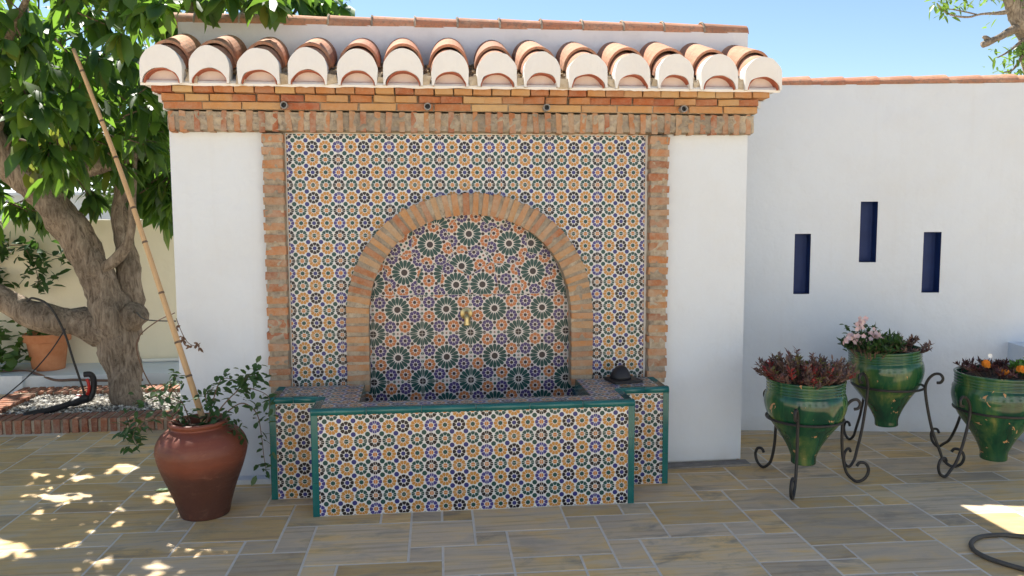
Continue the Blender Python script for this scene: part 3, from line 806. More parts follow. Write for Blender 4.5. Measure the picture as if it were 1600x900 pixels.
# front tiles
fr = empty('front_panel', (0, 0, 0), BAS); fr.matrix_parent_inverse = pinv(BAS)
def grid(par, x0, x1, ztop, zbot, y, ux0, urow=-1.0):
    """tiles of 28 x 14 cm, first seam at x = ux0"""
    k0 = math.floor((x0-ux0)/.28+1e-6); x = x0
    while x < x1-.004:
        nxt = min(x1, ux0+.28*(math.floor((x-ux0)/.28+1e-6)+1)); z = ztop
        while z > zbot+.004:
            h_ = min(.14, z-zbot)
            set_tile(par, x, y, z, nxt-x, h_, (x-ux0)/FS, urow); z -= .14
        x = nxt
grid(fr, .2047, 1.7775, .5186, .002, BYF, .2047)
grid(fr, -.042, BX0, .512, .002, WYF, -.042)
grid(fr, BX1, 2.045, .512, .002, WYF, 1.757)
# side faces of the projecting block
for xs, ry in ((BX0, R(-90)), (BX1, R(90))):
    for yy in range(1):
        for k in range(4):
            h_ = min(.14, .5186-.14*k)
            if ry > 0: set_tile(fr, xs, -.595, .5186-.14*k, .25, h_, 0, -1.0, (0, 0, ry))
            else: set_tile(fr, xs, -.345, .5186-.14*k, .25, h_, 0, -1.0, (0, 0, ry))
for xs, ry, ys in ((WX0, R(-90), -.065), (WX1, R(90), -.31)):
    for k in range(4): set_tile(fr, xs, ys, .512-.14*k, .245, min(.14, .512-.14*k), 0, -1.0, (0, 0, ry))
# top tiles (laid flat)
tops = empty('top_panel', (0, 0, 0), BAS); tops.matrix_parent_inverse = pinv(BAS)
def top(x0, x1, y0, y1, ux=0.0):
    x = x0
    while x < x1-.004:
        w_ = min(.28, x1-x); y = y1
        while y > y0+.004:
            h_ = min(.14, y-y0)
            k = (round(w_, 4), round(h_, 4), round(ux, 3) % 4, 1.0)
            if k not in tile_cache: tile_cache[k] = tile_mesh(w_, h_, ux % 4, -1.0 % 2)
            piece('tile', tile_cache[k], tops, (x, y, ZB-.001), (R(-90), 0, 0)); y -= .14
        x += w_
top(BX0+.03, BX1-.03, BYF+.03, HYF-.004, .4)
top(BX0+.03, HX0-.004, HYF-.003, -.055, 0); top(HX1+.004, BX1-.03, HYF-.003, -.055, 0)
top(WX0+.03, BX0+.029, WYF+.03, -.055, 0); top(BX1-.029, WX1-.03, WYF+.03, -.055, 0)
# green rounded edging pieces
def edging(p0, p1, nrm_out, seg=.28, prof='top'):
    """quarter-round moulding along a top edge from p0 to p1; nrm_out points away from the basin"""
    p0, p1 = Vector(p0), Vector(p1); d = (p1-p0); L = d.length; d.normalize(); o_ = Vector(nrm_out)
    n = max(1, round(L/seg))
    for k in range(n):
        a, c_ = p0+d*(L*k/n+.0008), p0+d*(L*(k+1)/n-.0008)
        pr_ = [(-.044, -.001), (-.012, .0015)]+[(-.012+.016*math.sin(R(18*q)), -.0145+.016*math.cos(R(18*q))) for q in range(1, 6)]+[(.004, -.031), (-.003, -.032)]
        s = MB(); m_ = len(pr_)
        mid = (a+c_)/2
        for e in (a, c_):
            for x_, z_ in pr_: s.v.append(tuple(e-mid+o_*x_+Vector((0, 0, z_))))
        for q in range(m_-1): s.face((q, q+1, m_+q+1, m_+q))
        s.face(tuple(range(m_))); s.face(tuple(reversed(range(m_, 2*m_))))
        me = s.build('edging', TEAL, link=False); me.polygons.foreach_set('use_smooth', [1]*(m_-1)+[0, 0])
        piece('edging', me, BAS, mid)
edging((BX0-.004, BYF+.0, ZB), (BX1+.004, BYF, ZB), (0, -1, 0), .27)
edging((WX0-.004, WYF, ZB+.001), (BX0+.002, WYF, ZB+.001), (0, -1, 0), .125)
edging((BX1-.002, WYF, ZB+.001), (WX1+.004, WYF, ZB+.001), (0, -1, 0), .14)
edging((BX0, WYF+.002, ZB), (BX0, BYF+.03, ZB), (-1, 0, 0)); edging((BX1, BYF+.03, ZB), (BX1, WYF+.002, ZB), (1, 0, 0))
edging((WX0, -.06, ZB), (WX0, WYF+.03, ZB), (-1, 0, 0)); edging((WX1, WYF+.03, ZB), (WX1, -.06, ZB), (1, 0, 0))
def corner(x, y, sx_, zt, zb=.0):
    """upright rounded corner strip in two or three lengths"""
    n = 3
    for k in range(n):
        z0, z1 = zb+(zt-zb)*k/n+.0007, zb+(zt-zb)*(k+1)/n-.0007
        pr_ = [(sx_*-.031, -.003), (0, -.004), (sx_*.003, -.001), (sx_*.004, .027), (sx_*-.02, .02)]
        if sx_ < 0: pr_ = pr_[::-1]
        s = MB(); m_ = len(pr_)
        for z in (z0, z1): s.v += [(a, c_, z-z0) for a, c_ in pr_]
        for q in range(m_): l = (q+1) % m_; s.face((q, l, m_+l, m_+q))
        s.face(tuple(range(m_))[::-1]); s.face(tuple(range(m_, 2*m_)))
        piece('corner_strip', s.build('corner_strip', TEAL, link=False), BAS, (x, y, z0))
corner(BX0, BYF, -1, ZB-.029); corner(BX1, BYF, 1, ZB-.029); corner(WX0, WYF, -1, ZB-.028); corner(WX1, WYF, 1, ZB-.028)

# black rubber float on the right ledge
RF = tag(empty('rubber_dome', (1.865, -.155, ZB+.001)), 'black rubber dome on a flat square foot, lying on the right basin ledge', 'rubber dome')
s = MB(); s.box(-.085, .085, -.075, .075, 0, .014); s.build('foot', BLACK, RF, rot=(0, 0, R(12)))
s = MB(); s.lathe([(.062, .012), (.058, .03), (.047, .055), (.034, .075), (.016, .085), (.004, .086)], 24, wob=.25); s.build('dome', BLACK, RF, (-.005, .02, 0), smooth=True)

# ------------------------------------------------------------------ white wall on the right
WA = math.atan2(-.16, 1.0)
GW = tag(empty('garden_wall', (2.9, .685, 0)), 'long white rendered wall with three narrow blue slits and clay coping', 'wall'); GW.rotation_euler = (0, 0, WA)
def wx(x): return (x-2.9)/math.cos(WA)
slits = [(3.232, 3.338, .945, 1.352), (3.655, 3.767, 1.160, 1.566), (4.07, 4.185, .955, 1.362)]
b = MB(); y0, y1 = 0, .22
def wbox(x0, x1, z0, z1): b.box(x0, x1, y0, y1, z0, z1)
ss = [(wx(a), wx(c_), z0, z1) for a, c_, z0, z1 in slits]
cur = -2.2; TOPZ = 2.335
for a, c_, z0, z1 in ss:
    wbox(cur, a, -.02, TOPZ); wbox(a, c_, -.02, z0); wbox(a, c_, z1, TOPZ); cur = c_
wbox(cur, 3.4, -.02, TOPZ); o = b.build('wall', PLASTER, GW)
for a, c_, z0, z1 in ss:
    s = MB(); e = .0015
    s.poly([(a, .001, z0+e), (c_, .001, z0+e), (c_, .085, z0+e), (a, .085, z0+e)]); s.poly([(a, .001, z1-e), (a, .085, z1-e), (c_, .085, z1-e), (c_, .001, z1-e)])
    s.poly([(a+e, .001, z0), (a+e, .085, z0), (a+e, .085, z1), (a+e, .001, z1)]); s.poly([(c_-e, .001, z0), (c_-e, .001, z1), (c_-e, .085, z1), (c_-e, .085, z0)])
    s.poly([(a, .085, z0), (c_, .085, z0), (c_, .085, z1), (a, .085, z1)])
    s.build('slit_window', BLUEP, GW)
co2, ci2 = half(.125, .070, 0, 14), half(.112, .058, 0, 14)
CT = shell(co2, ci2, 0, .29, .80, .80).build('coping_tile', ROOF, link=False)
x = 3.30
while x > -.3:
    o = place('coping_tile', CT, GW, (x, .11, TOPZ+rr_.uniform(-.004, .002)), (R(0), rr_.uniform(-.02, .02), R(90)+rr_.uniform(-.015, .015))); x -= .222
# low white block at the far right
b = MB(); b.box(0, .6, 0, .35, 0, .62); o = b.build('low_wall', PLASTER, None, (4.60, .10, 0)); o.rotation_euler = (0, 0, WA)
tag(o, 'low white block against the wall at the right edge', 'wall')

# ------------------------------------------------------------------ back left: wall, ledge, planter
b = MB(); b.box(-9, -.3, 3.18, 3.4, -.02, 1.44); tag(b.build('garden_wall', CREAM), 'cream rendered wall behind the tree', 'wall')
b = MB(); b.box(-2.62, -.3, 2.60, 3.178, -.02, .135); b.box(-9, -2.60, 2.55, 3.178, -.02, .15); tag(b.build('ledge', PLASTER), 'low white ledge at the foot of the cream wall', 'ledge')
PLN = tag(empty('planter', (-1.6, 1.75, 0)), 'low brick-edged planting bed round the tree', 'planter')
px0, px1, py0, py1 = -2.50, -.70, 1.20, 2.34
b = MB(); b.box(px0+.012, px1-.012, py0+.012, py0+.19, -.02, .088); b.box(px0+.012, px1-.012, py1-.19, py1-.012, -.02, .088)
b.box(px0+.012, px0+.19, py0+.19, py1-.19, -.02, .088); b.box(px1-.19, px1-.012, py0+.19, py1-.19, -.02, .088)
part(b, 'kerb_mortar', MORTAR, PLN)
kv = []
for _ in range(5):
    s = MB(); s.box(-.0205, .0205, -.10, .10, -.055, .05, .003, br); me = s.build('brick', KERBB, link=False); kv.append(me)
x = px0+.03
while x < px1:
    for yy in (py0+.10, py1-.10): piece('brick', br.choice(kv), PLN, (x, yy+br.uniform(-.003, .003), .045), (0, 0, br.uniform(-.02, .02)))
    x += .0625
y = py0+.24
while y < py1-.22:
    for xx in (px0+.10, px1-.10): piece('brick', br.choice(kv), PLN, (xx, y, .045), (0, 0, R(90)+br.uniform(-.02, .02)))
    y += .0625
b = MB(); b.poly([(px0+.19, py0+.19, .05), (px1-.19, py0+.19, .05), (px1-.19, py1-.19, .05), (px0+.19, py1-.19, .05)]); part(b, 'soil', SOIL, PLN)
gv = MB(); gr = random.Random(4)
for _ in range(5200):
    x, y = gr.uniform(px0+.2, px1-.2), gr.uniform(py0+.2, py1-.2)
    if x > -1.3 and gr.random() < .5: continue
    s_ = gr.uniform(.006, .015); z = .055+gr.uniform(0, .015)
    n = len(gv.v); an = gr.uniform(0, 6.28); c_, sn = math.cos(an), math.sin(an)
    for dx, dy, dz in ((1.5, 0, 0), (0, 1, 0), (-1.5, 0, 0), (0, -1, 0), (.2, .1, .8), (0, 0, -.8)):
        gv.v.append((x+s_*(dx*c_-dy*sn), y+s_*(dx*sn+dy*c_), z+s_*dz))
    for k in range(4): gv.face((n+k, n+(k+1) % 4, n+4)); gv.face((n+(k+1) % 4, n+k, n+5))
tag(gv.build('gravel', PEBBLE), 'white and grey pebbles covering the planting bed', 'gravel', kind='stuff')

# ------------------------------------------------------------------ tree on the left
TREE = tag(empty('tree', (-1.51, 1.82, 0)), 'large leafy tree with thick forked trunk growing in the brick bed', 'tree')
tb = MB()
def limb(mb, pts, n=14, nz=.22, k=6, seed=0):
    q = smooth_path(pts, k); mb.tube([p_[:3] for p_ in q], [p_[3] for p_ in q], n, True, nz, 6, seed)
limb(tb, [(-1.50,1.82,-.02,.148),(-1.51,1.82,.06,.126),(-1.53,1.84,.2,.118),(-1.555,1.85,.34,.126),(-1.575,1.87,.5,.146),(-1.585,1.88,.62,.152),(-1.60,1.88,.74,.15),(-1.66,1.88,.88,.135),(-1.75,1.88,1.12,.13),(-1.89,1.86,1.4,.13),(-2.06,1.83,1.66,.115),(-2.25,1.78,1.88,.105),(-2.35,1.72,2.14,.085),(-2.36,1.66,2.5,.07),(-2.25,1.55,2.95,.055),(-2.05,1.4,3.4,.04),(-1.9,1.3,3.9,.02)], 22, .24, 8)
part(tb, 'trunk', BARK, TREE, True)
for q in ([(-1.6,1.86,.60,.13),(-1.85,1.85,.675,.115),(-2.12,1.84,.735,.105),(-2.42,1.84,.885,.098),(-2.8,1.9,1.05,.09),(-3.2,2.0,1.5,.07),(-3.4,2.1,2.1,.045),(-3.5,2.1,2.7,.02)],
          [(-1.55,1.95,.58,.12),(-1.52,1.98,.8,.10),(-1.515,2.0,1.03,.088),(-1.55,2.02,1.3,.078),(-1.58,2.1,1.62,.07),(-1.45,2.05,1.95,.06),(-1.2,1.9,2.4,.045),(-.9,1.6,2.9,.03),(-.6,1.3,3.2,.015)],
          [(-1.55,1.9,.66,.11),(-1.46,1.84,.72,.105),(-1.41,1.80,.765,.085),(-1.395,1.79,.78,.05)],
          [(-1.72,1.82,1.06,.05),(-1.60,1.80,1.12,.042),(-1.50,1.78,1.20,.036),(-1.42,1.76,1.34,.03),(-1.36,1.7,1.7,.02),(-1.3,1.6,2.0,.01)],
          [(-2.1,1.8,1.75,.07),(-1.85,1.86,1.82,.065),(-1.58,1.92,1.9,.06),(-1.25,1.9,2.05,.05),(-.9,1.6,2.3,.035),(-.6,1.2,2.6,.025),(-.3,.9,2.9,.012)],
          [(-2.34,1.72,2.1,.06),(-2.2,1.5,2.15,.055),(-2.12,1.3,2.22,.045),(-1.9,1.0,2.5,.03),(-1.6,.7,2.8,.015)],
          [(-2.3,1.62,2.7,.05),(-2.6,1.7,3.0,.035),(-3.0,1.8,3.4,.015)],
          [(-2.2,1.5,3.0,.04),(-1.6,1.3,3.3,.03),(-1.0,1.0,3.5,.015)]):
    s = MB(); limb(s, q, 14, .3, 6, 3); part(s, 'branch', BARK, TREE, True)
lr = random.Random(17)
leafM = []
for k in range(4):
    s = MB(); s.leaf((0, 0, 0), (1, 0, 0), (0, 0, 1), 1, .40+.04*k, .12+.09*k, .18+.05*k); leafM.append(s.build('leaf', LEAF, link=False, smooth=True))
cr0 = MB()
crown = None
ell = [((-1.95,1.6,2.72),(1.45,1.45,.95),125),((-.75,.95,3.2),(1.15,1.0,.6),55),((-3.1,2.1,2.6),(1.1,1.1,.9),150),((-1.7,1.2,2.15),(.85,.75,.5),62),((-1.2,2.3,1.95),(.55,.6,.55),70),((-2.6,1.5,2.1),(.7,.6,.6),60),((-.35,1.6,2.85),(.75,.5,.42),60),((-1.5,2.6,3.4),(1.8,1.2,.7),24),((-2.3,2.5,2.5),(.9,.6,.6),70),((-2.6,2.3,1.62),(.5,.4,.28),16),((-1.9,.65,2.85),(1.15,.6,.5),45),((-2.4,.85,3.0),(.5,.5,.4),26),((-2.1,1.9,2.0),(.9,.7,.45),42)]
leaves = []
tw = MB()
def whorl(c, n, L0, L1, outdir, dn=.5):
    tip = Vector(c)
    tw.tube([tip-outdir*.22+Vector((0, 0, -.04)), tip], [.006, .003], 4, False)
    for _ in range(n):
        d = Vector((lr.gauss(0, 1), lr.gauss(0, 1), lr.gauss(-dn, .55)))+outdir*.6
        d.normalize(); leaves.append((tip-outdir*lr.uniform(0, .12), d, Vector((lr.gauss(0, .4), lr.gauss(0, .4), 1)), lr.uniform(L0, L1)))
for (c_, r_, n) in ell:
    for _ in range(n):
        while True:
            v_ = Vector((lr.uniform(-1, 1), lr.uniform(-1, 1), lr.uniform(-1, 1)))
            if .25 < v_.length < 1: break
        P = Vector((c_[0]+v_.x*r_[0], c_[1]+v_.y*r_[1], c_[2]+v_.z*r_[2]))
        if -.75 < P.x < 2.8 and P.y < .9 and P.z < 2.62: continue
        if P.x > -.8 and P.y > -.3 and P.z < 2.1: continue
        if P.y < .15 and P.z < 2.4: continue
        if P.y < 1.8 and P.z < 2.28 and P.x < -1.72: continue
        whorl(P, lr.randint(8, 13), .12, .21, v_.normalized(), 1.1)
# sprays hanging over the left end of the roof
for P in ((-.62,.0,2.62),(-.45,.05,2.66),(-.28,-.02,2.68),(-.1,.02,2.70),(-.2,.1,2.78),(-.5,-.05,2.75),(-.35,.1,2.85),(.0,.15,2.82),(-.75,.1,2.6),(-.05,-.05,2.64),(.12,.2,2.9),(-.9,.2,2.5),(-.8,.0,2.75)):
    whorl(Vector(P), 10, .13, .21, Vector((.3, -.5, -.2)), .9)
def key(l):
    d = l[0]+l[1]*l[3]*.5-CAM; z = d.dot(fwd)
    px, py = 800+1304*d.dot(rt)/z, 450-1304*d.dot(up)/z
    vis = -10 < px < 560 and -10 < py < 360 and not (px > 275 and py > 90)
    return (0 if vis else 1, z)
leaves.sort(key=key)
cm = MB()
for (p_, d, nn, L) in leaves[300:]: cm.leaf(p_, d, nn, L, L*lr.uniform(.36, .46), lr.uniform(.1, .4), lr.uniform(.15, .35))
crown = empty('crown', (-1.9, 1.6, 2.9), TREE); crown.matrix_parent_inverse = pinv(TREE)
tag(part(cm, 'foliage', LEAF, crown, True), kind='stuff')
part(tw, 'twigs', TWIG, crown)['kind'] = 'stuff'
def leaf_obj(l, parent, mats=None):
    p_, d, nn, L = l
    sd_ = nn.cross(d); sd_ = sd_.normalized() if sd_.length > 1e-4 else d.orthogonal().normalized(); n3 = d.cross(sd_)
    M = Matrix((d, sd_, n3)).transposed()
    o = place('leaf', lr.choice(mats or leafM), parent, p_, M.to_euler(), (L, L*1.15, L)); o.matrix_parent_inverse = pinv(parent); return o
for l in leaves[:300]: leaf_obj(l, crown)
# yellowing spray low on the near limb
yM = []
for me in leafM: q = me.copy(); q.materials.clear(); q.materials.append(YLEAF); yM.append(q)
spray = empty('yellow_spray', (-1.9, 1.25, 2.0), TREE); spray.matrix_parent_inverse = pinv(TREE); spray['label'] = 'spray of large yellowing leaves hanging from the near limb'
tws = MB(); tws.tube(smooth_path([(-2.25,1.76,1.95),(-2.1,1.5,2.02),(-1.92,1.3,2.0),(-1.80,1.24,1.94)], 5), .008, 6); part(tws, 'twig', TWIG, spray)
for k in range(34):
    b0 = Vector((-1.80+lr.gauss(0, .10), 1.24+lr.gauss(0, .07), 1.90+lr.gauss(0, .08)))
    d = Vector((lr.gauss(0, .6), lr.gauss(-.1, .5), -abs(lr.gauss(.9, .4)))).normalized()
    leaf_obj((b0, d, Vector((lr.gauss(0, .5), -1, .3)), lr.uniform(.10, .16)), spray, yM)

# ------------------------------------------------------------------ things beyond the cream wall, and the added house behind the camera
hs = tag(empty('house', (-7, 16, 0)), 'sunlit white neighbouring house beyond the cream wall', 'house')
b = MB(); b.box(-16, -1.5, 14, 22, 0, 1.9); part(b, 'wall', PLASTER, hs)
b = MB(); b.poly([(-16.3, 13.7, 1.9), (-1.2, 13.7, 1.9), (-1.2, 18, 2.6), (-16.3, 18, 2.6)]); b.box(-16.3, -1.2, 13.7, 13.9, 1.84, 1.9); part(b, 'roof', PLASTER, hs)
bounce_house = tag(empty('house', (1, -11, 0)), 'unseen white house added across the terrace to bounce sunlight onto the fountain', 'house')  # out of view behind the camera, added to reflect sunlight onto the shaded wall
b = MB(); b.box(-9, 11, -16, -10.5, -.02, 5.6); part(b, 'wall', PLASTER, bounce_house)
b = MB(); b.box(-9.3, 11.3, -16.3, -10.2, 5.605, 5.75); part(b, 'roof', ROOF, bounce_house)
for x in (-6.5, -3, 3.5, 7.5):
    for z in (.9, 3.5):
        b = MB(); b.box(x-.55, x+.55, -10.52, -10.47, z, z+1.3); q = part(b, 'window', TWIG, bounce_house)
        b = MB(); b.box(x-.47, x+.47, -10.468, -10.462, z+.08, z+1.22); part(b, 'pane', simple('dark_glass', (.02, .025, .03), (.03, .035, .04), 3, .08, 0), q)
b = MB(); b.box(-.2, .9, -10.52, -10.46, 0, 2.2); part(b, 'door', TWIG, bounce_house)
def bg_tree(name, loc, h, rad, n, mat, label, group, seed, L=(.12, .2)):
    q = random.Random(seed); T = tag(empty(name, loc), label, 'tree', group)
    s = MB(); s.tube(smooth_path([(loc[0], loc[1], -.03), (loc[0]+.1, loc[1], h*.3), (loc[0]-.05, loc[1]+.1, h*.6), (loc[0], loc[1], h*.85)], 4), [.12-.008*k for k in range(13)], 9, True, .2); part(s, 'trunk', BARK, T, True)
    s = MB(); blobs = [(Vector((q.gauss(0, .5)*rad, q.gauss(0, .5)*rad, h*.68+q.gauss(0, .35)*rad)), rad*q.uniform(.3, .55)) for _ in range(16)]
    for _ in range(n):
        c_, r_ = q.choice(blobs); v_ = Vector((q.gauss(0, 1), q.gauss(0, 1), q.gauss(0, 1))).normalized()*r_*q.uniform(.6, 1)
        P = Vector((loc[0], loc[1], 0))+c_+v_
        s.leaf(P, (q.gauss(0, 1), q.gauss(0, 1), q.gauss(-.3, .6)), (q.gauss(0, .4), q.gauss(0, .4), 1), q.uniform(*L), q.uniform(*L)*.42)
    tag(part(s, 'crown', mat, T, True), kind='stuff'); return T
bg_tree('garden_tree', (-2.6, 6.3, 0), 3.6, 1.5, 3800, HEDGE, 'bright green tree standing behind the cream wall, nearer one', 'trees behind the cream wall', 31)
bg_tree('garden_tree', (-1.0, 7.6, 0), 3.4, 1.5, 3600, HEDGE, 'bright green tree behind the cream wall, partly hidden by the fountain', 'trees behind the cream wall', 32)

# tree reaching over the right wall
RTR = tag(empty('tree', (8.0, 4.0, 0)), 'sparse tree with bare grey limb reaching in over the right wall', 'tree')
s = MB(); limb(s, [(8.0,4.0,-.03,.2),(7.9,3.95,1.0,.17),(7.6,3.8,2.2,.14),(7.2,3.6,3.1,.115),(6.98,3.5,3.42,.10),(6.86,3.5,3.65,.085),(6.72,3.5,4.0,.07),(6.7,3.5,4.6,.05)], 12, .3, 6, 9); part(s, 'trunk', BARK, RTR, True)
for q in ([(7.0,3.5,3.40,.055),(6.86,3.49,3.345,.045),(6.70,3.49,3.265,.036),(6.585,3.48,3.215,.033),(6.53,3.48,3.19,.03)], [(6.62,3.48,3.23,.025),(6.56,3.48,3.265,.02),(6.53,3.48,3.27,.012)],
          [(6.95,3.5,3.55,.05),(7.1,3.4,3.7,.045),(7.3,3.3,3.85,.03)],
          [(6.90,3.5,3.55,.03),(6.72,3.5,3.52,.02),(6.5,3.48,3.50,.012),(6.34,3.45,3.46,.010),(6.16,3.45,3.475,.009),(6.03,3.43,3.53,.007),(5.96,3.4,3.58,.004)],
          [(6.45,3.48,3.495,.009),(6.3,3.5,3.53,.007),(6.15,3.5,3.55,.004)], [(7.05,3.5,3.3,.02),(6.85,3.5,3.14,.012),(6.72,3.5,3.07,.008)], [(7.0,3.5,3.1,.02),(6.9,3.5,2.95,.012),(6.8,3.5,2.92,.006)]):
    s = MB(); limb(s, q, 9, .3, 5, 2); part(s, 'branch', BARK, RTR, True)
s = MB(); q = random.Random(6)
for (c_, r_, n) in (((7.25,3.6,2.95),(.42,.4,.33),260),((6.93,3.5,2.86),(.18,.2,.1),40),((7.4,3.5,3.8),(.6,.5,.5),260),((6.55,3.5,3.78),(.35,.3,.14),90),((6.0,3.43,3.60),(.09,.1,.06),22),((6.2,3.45,3.62),(.15,.1,.07),26),((6.12,3.45,3.49),(.07,.06,.04),8),((6.95,3.5,3.14),(.14,.1,.07),30)):
    for _ in range(n):
        v_ = Vector((q.uniform(-1, 1)*r_[0], q.uniform(-1, 1)*r_[1], q.uniform(-1, 1)*r_[2])); P = Vector(c_)+v_
        s.leaf(P, (q.gauss(0, 1), q.gauss(0, 1), q.gauss(-.3, .6)), (q.gauss(0, .4), q.gauss(0, .4), 1), q.uniform(.07, .12), q.uniform(.03, .045))
tag(part(s, 'crown', LEAF2, RTR, True), kind='stuff')

# ------------------------------------------------------------------ climbing shrub on the cream wall, geraniums, pots at the back
def leafy(name, label, cat, base, sprays, mat, L, W, n, group=None, seed=1, stem=.005, spread=.06, up_=0.0, rd=None):
    """plant: stems along the given paths with leaves scattered round them"""
    q = random.Random(seed); T = tag(empty(name, base), label, cat, group)
    st = MB(); lf = MB()
    for path in sprays:
        pp = smooth_path(path, 6); st.tube(pp, [stem*(1-.7*k/len(pp)) for k in range(len(pp))], 5)
        for _ in range(n):
            t_ = q.random()**.7; P = Vector(pp[min(len(pp)-1, int(t_*len(pp)))])+Vector((q.gauss(0, spread), q.gauss(0, spread), q.gauss(0, spread)))
            lf.leaf(P, (q.gauss(0, 1), q.gauss(0, 1), q.gauss(up_, .6)), (q.gauss(0, .5), q.gauss(-.3, .5), 1), q.uniform(*L), q.uniform(*L)*W, q.uniform(0, .4))
    part(st, 'stems', TWIG, T); tag(part(lf, 'leaves', mat, T, True), kind='stuff'); return T
leafy('climber', 'dark leafy climber hanging on the cream wall', 'climber', (-3.2, 3.1, 1.2), [[(-3.3,3.1,1.0),(-3.0,3.08,1.18),(-2.75,3.05,1.22),(-2.5,3.05,1.13),(-2.36,3.05,1.1)],[(-2.75,3.05,1.22),(-2.66,3.03,1.05),(-2.62,3.02,.86)],[(-3.2,3.1,1.0),(-3.05,3.05,.95),(-2.98,3.05,.86)],[(-3.3,3.0,1.25),(-3.1,3.0,1.3),(-2.95,3.0,1.25)]], VINE, (.07, .13), .55, 62, seed=8)
leafy('geranium', 'bushy green geranium on the ledge at the left edge', 'plant', (-2.95, 2.9, .15), [[(-3.0,2.9,.15),(-2.95,2.88,.35),(-2.9,2.86,.52)],[(-3.1,2.9,.15),(-3.1,2.88,.4),(-3.12,2.85,.6)],[(-2.9,2.85,.15),(-2.82,2.82,.25),(-2.78,2.8,.32)]], HEDGE, (.07, .12), .85, 50, seed=9, spread=.08)
PT = tag(empty('flower_pot', (-2.545, 2.93, .137)), 'terracotta flower pot on the white ledge behind the tree', 'pot')
s = MB(); s.lathe([(.128, 0), (.132, .02), (.165, .245), (.172, .25), (.188, .252), (.192, .32), (.180, .322), (.165, .29), (.15, .27)], 36); s.build('body', POTC, PT, smooth=False)
s = MB(); s.lathe([(.15, .26), (.15, .272)], 24); s.build('soil', SOIL, PT)
leafy('geranium', 'small geranium growing in the terracotta pot on the ledge', 'plant', (-2.545, 2.93, .40), [[(-2.545,2.93,.41),(-2.62,2.9,.48),(-2.70,2.88,.50)],[(-2.545,2.93,.41),(-2.55,2.9,.48),(-2.5,2.88,.49)],[(-2.6,2.9,.43),(-2.72,2.85,.40),(-2.73,2.83,.3)]], HEDGE, (.05, .09), .8, 12, seed=10, spread=.03)
s = MB(); s.tube([(-1.9, 3.14, .155), (-.35, 3.14, .16)], .016, 10); tag(s.build('water_pipe', WPIPE), 'white water pipe running along the foot of the cream wall', 'pipe')
s = MB(); s.tube([(-1.41, 3.09, .165), (-1.28, 3.09, .17)], .035, 10, True, .2, 20); tag(s.build('pipe_valve', BLACK), 'black valve joint on the white pipe beside the fountain', 'valve')
s = MB(); s.tube(smooth_path([(-2.9,2.72,.165),(-2.66,2.76,.15),(-2.5,2.63,.142),(-2.35,2.585,.10),(-2.15,2.5,.115),(-1.9,2.45,.112),(-1.6,2.45,.11)], 6), .011, 8); tag(s.build('garden_hose', HOSE), 'thin brown hose draped over the white ledge', 'hose')

# cables, tool
s = MB(); s.tube(smooth_path([(-2.16,1.73,.86),(-2.11,1.72,.885),(-2.0,1.715,.825),(-1.905,1.71,.63),(-1.85,1.70,.43),(-1.80,1.70,.24),(-1.775,1.70,.13)], 6), .0085, 7); tag(s.build('cable', BLACK), 'thick black cable looped over the left limb down to the gravel', 'cable')
s = MB(); s.tube(smooth_path([(-1.85,1.60,.67),(-1.96,1.58,.5),(-2.12,1.55,.32),(-2.33,1.5,.15),(-2.6,1.4,.02)], 6), .005, 6); tag(s.build('cable', BLACK), 'thin black wire slanting down left from the thick cable', 'cable')
s = MB(); s.tube(smooth_path([(-1.43,1.80,.76),(-1.37,1.70,.765),(-1.28,1.4,.80),(-1.0,.7,.84),(-.586,-.13,.935)], 6), .004, 6); tag(s.build('wire', BLACK), 'thin black wire tying the bamboo cane to the trunk', 'wire')
TL = tag(empty('garden_tool', (-1.85, 1.6, .08)), 'black garden tool with red-lined hooked grip lying on the gravel', 'tool')
s = MB(); s.tube(smooth_path([(-2.06,1.36,.085),(-1.98,1.45,.09),(-1.90,1.57,.10),(-1.83,1.67,.115),(-1.77,1.72,.13)], 5), [.03]*6+[.024]*8+[.035]*7, 8, True, .2, 12); part(s, 'shaft', BLACK, TL, True)
s = MB(); s.tube(smooth_path([(-1.80,1.70,.11),(-1.75,1.72,.125),(-1.725,1.73,.20),(-1.725,1.73,.275),(-1.745,1.725,.305),(-1.785,1.72,.305)], 6), .022, 9); part(s, 'hook', BLACK, TL, True)
s = MB(); s.tube(smooth_path([(-1.775,1.712,.14),(-1.752,1.708,.19),(-1.75,1.705,.24),(-1.762,1.705,.275)], 6), .012, 8); part(s, 'grip_lining', REDP, TL, True)
s = MB(); s.tube([(-1.83,1.69,.15),(-1.80,1.69,.15)], .014, 8); part(s, 'switch', REDP, TL)

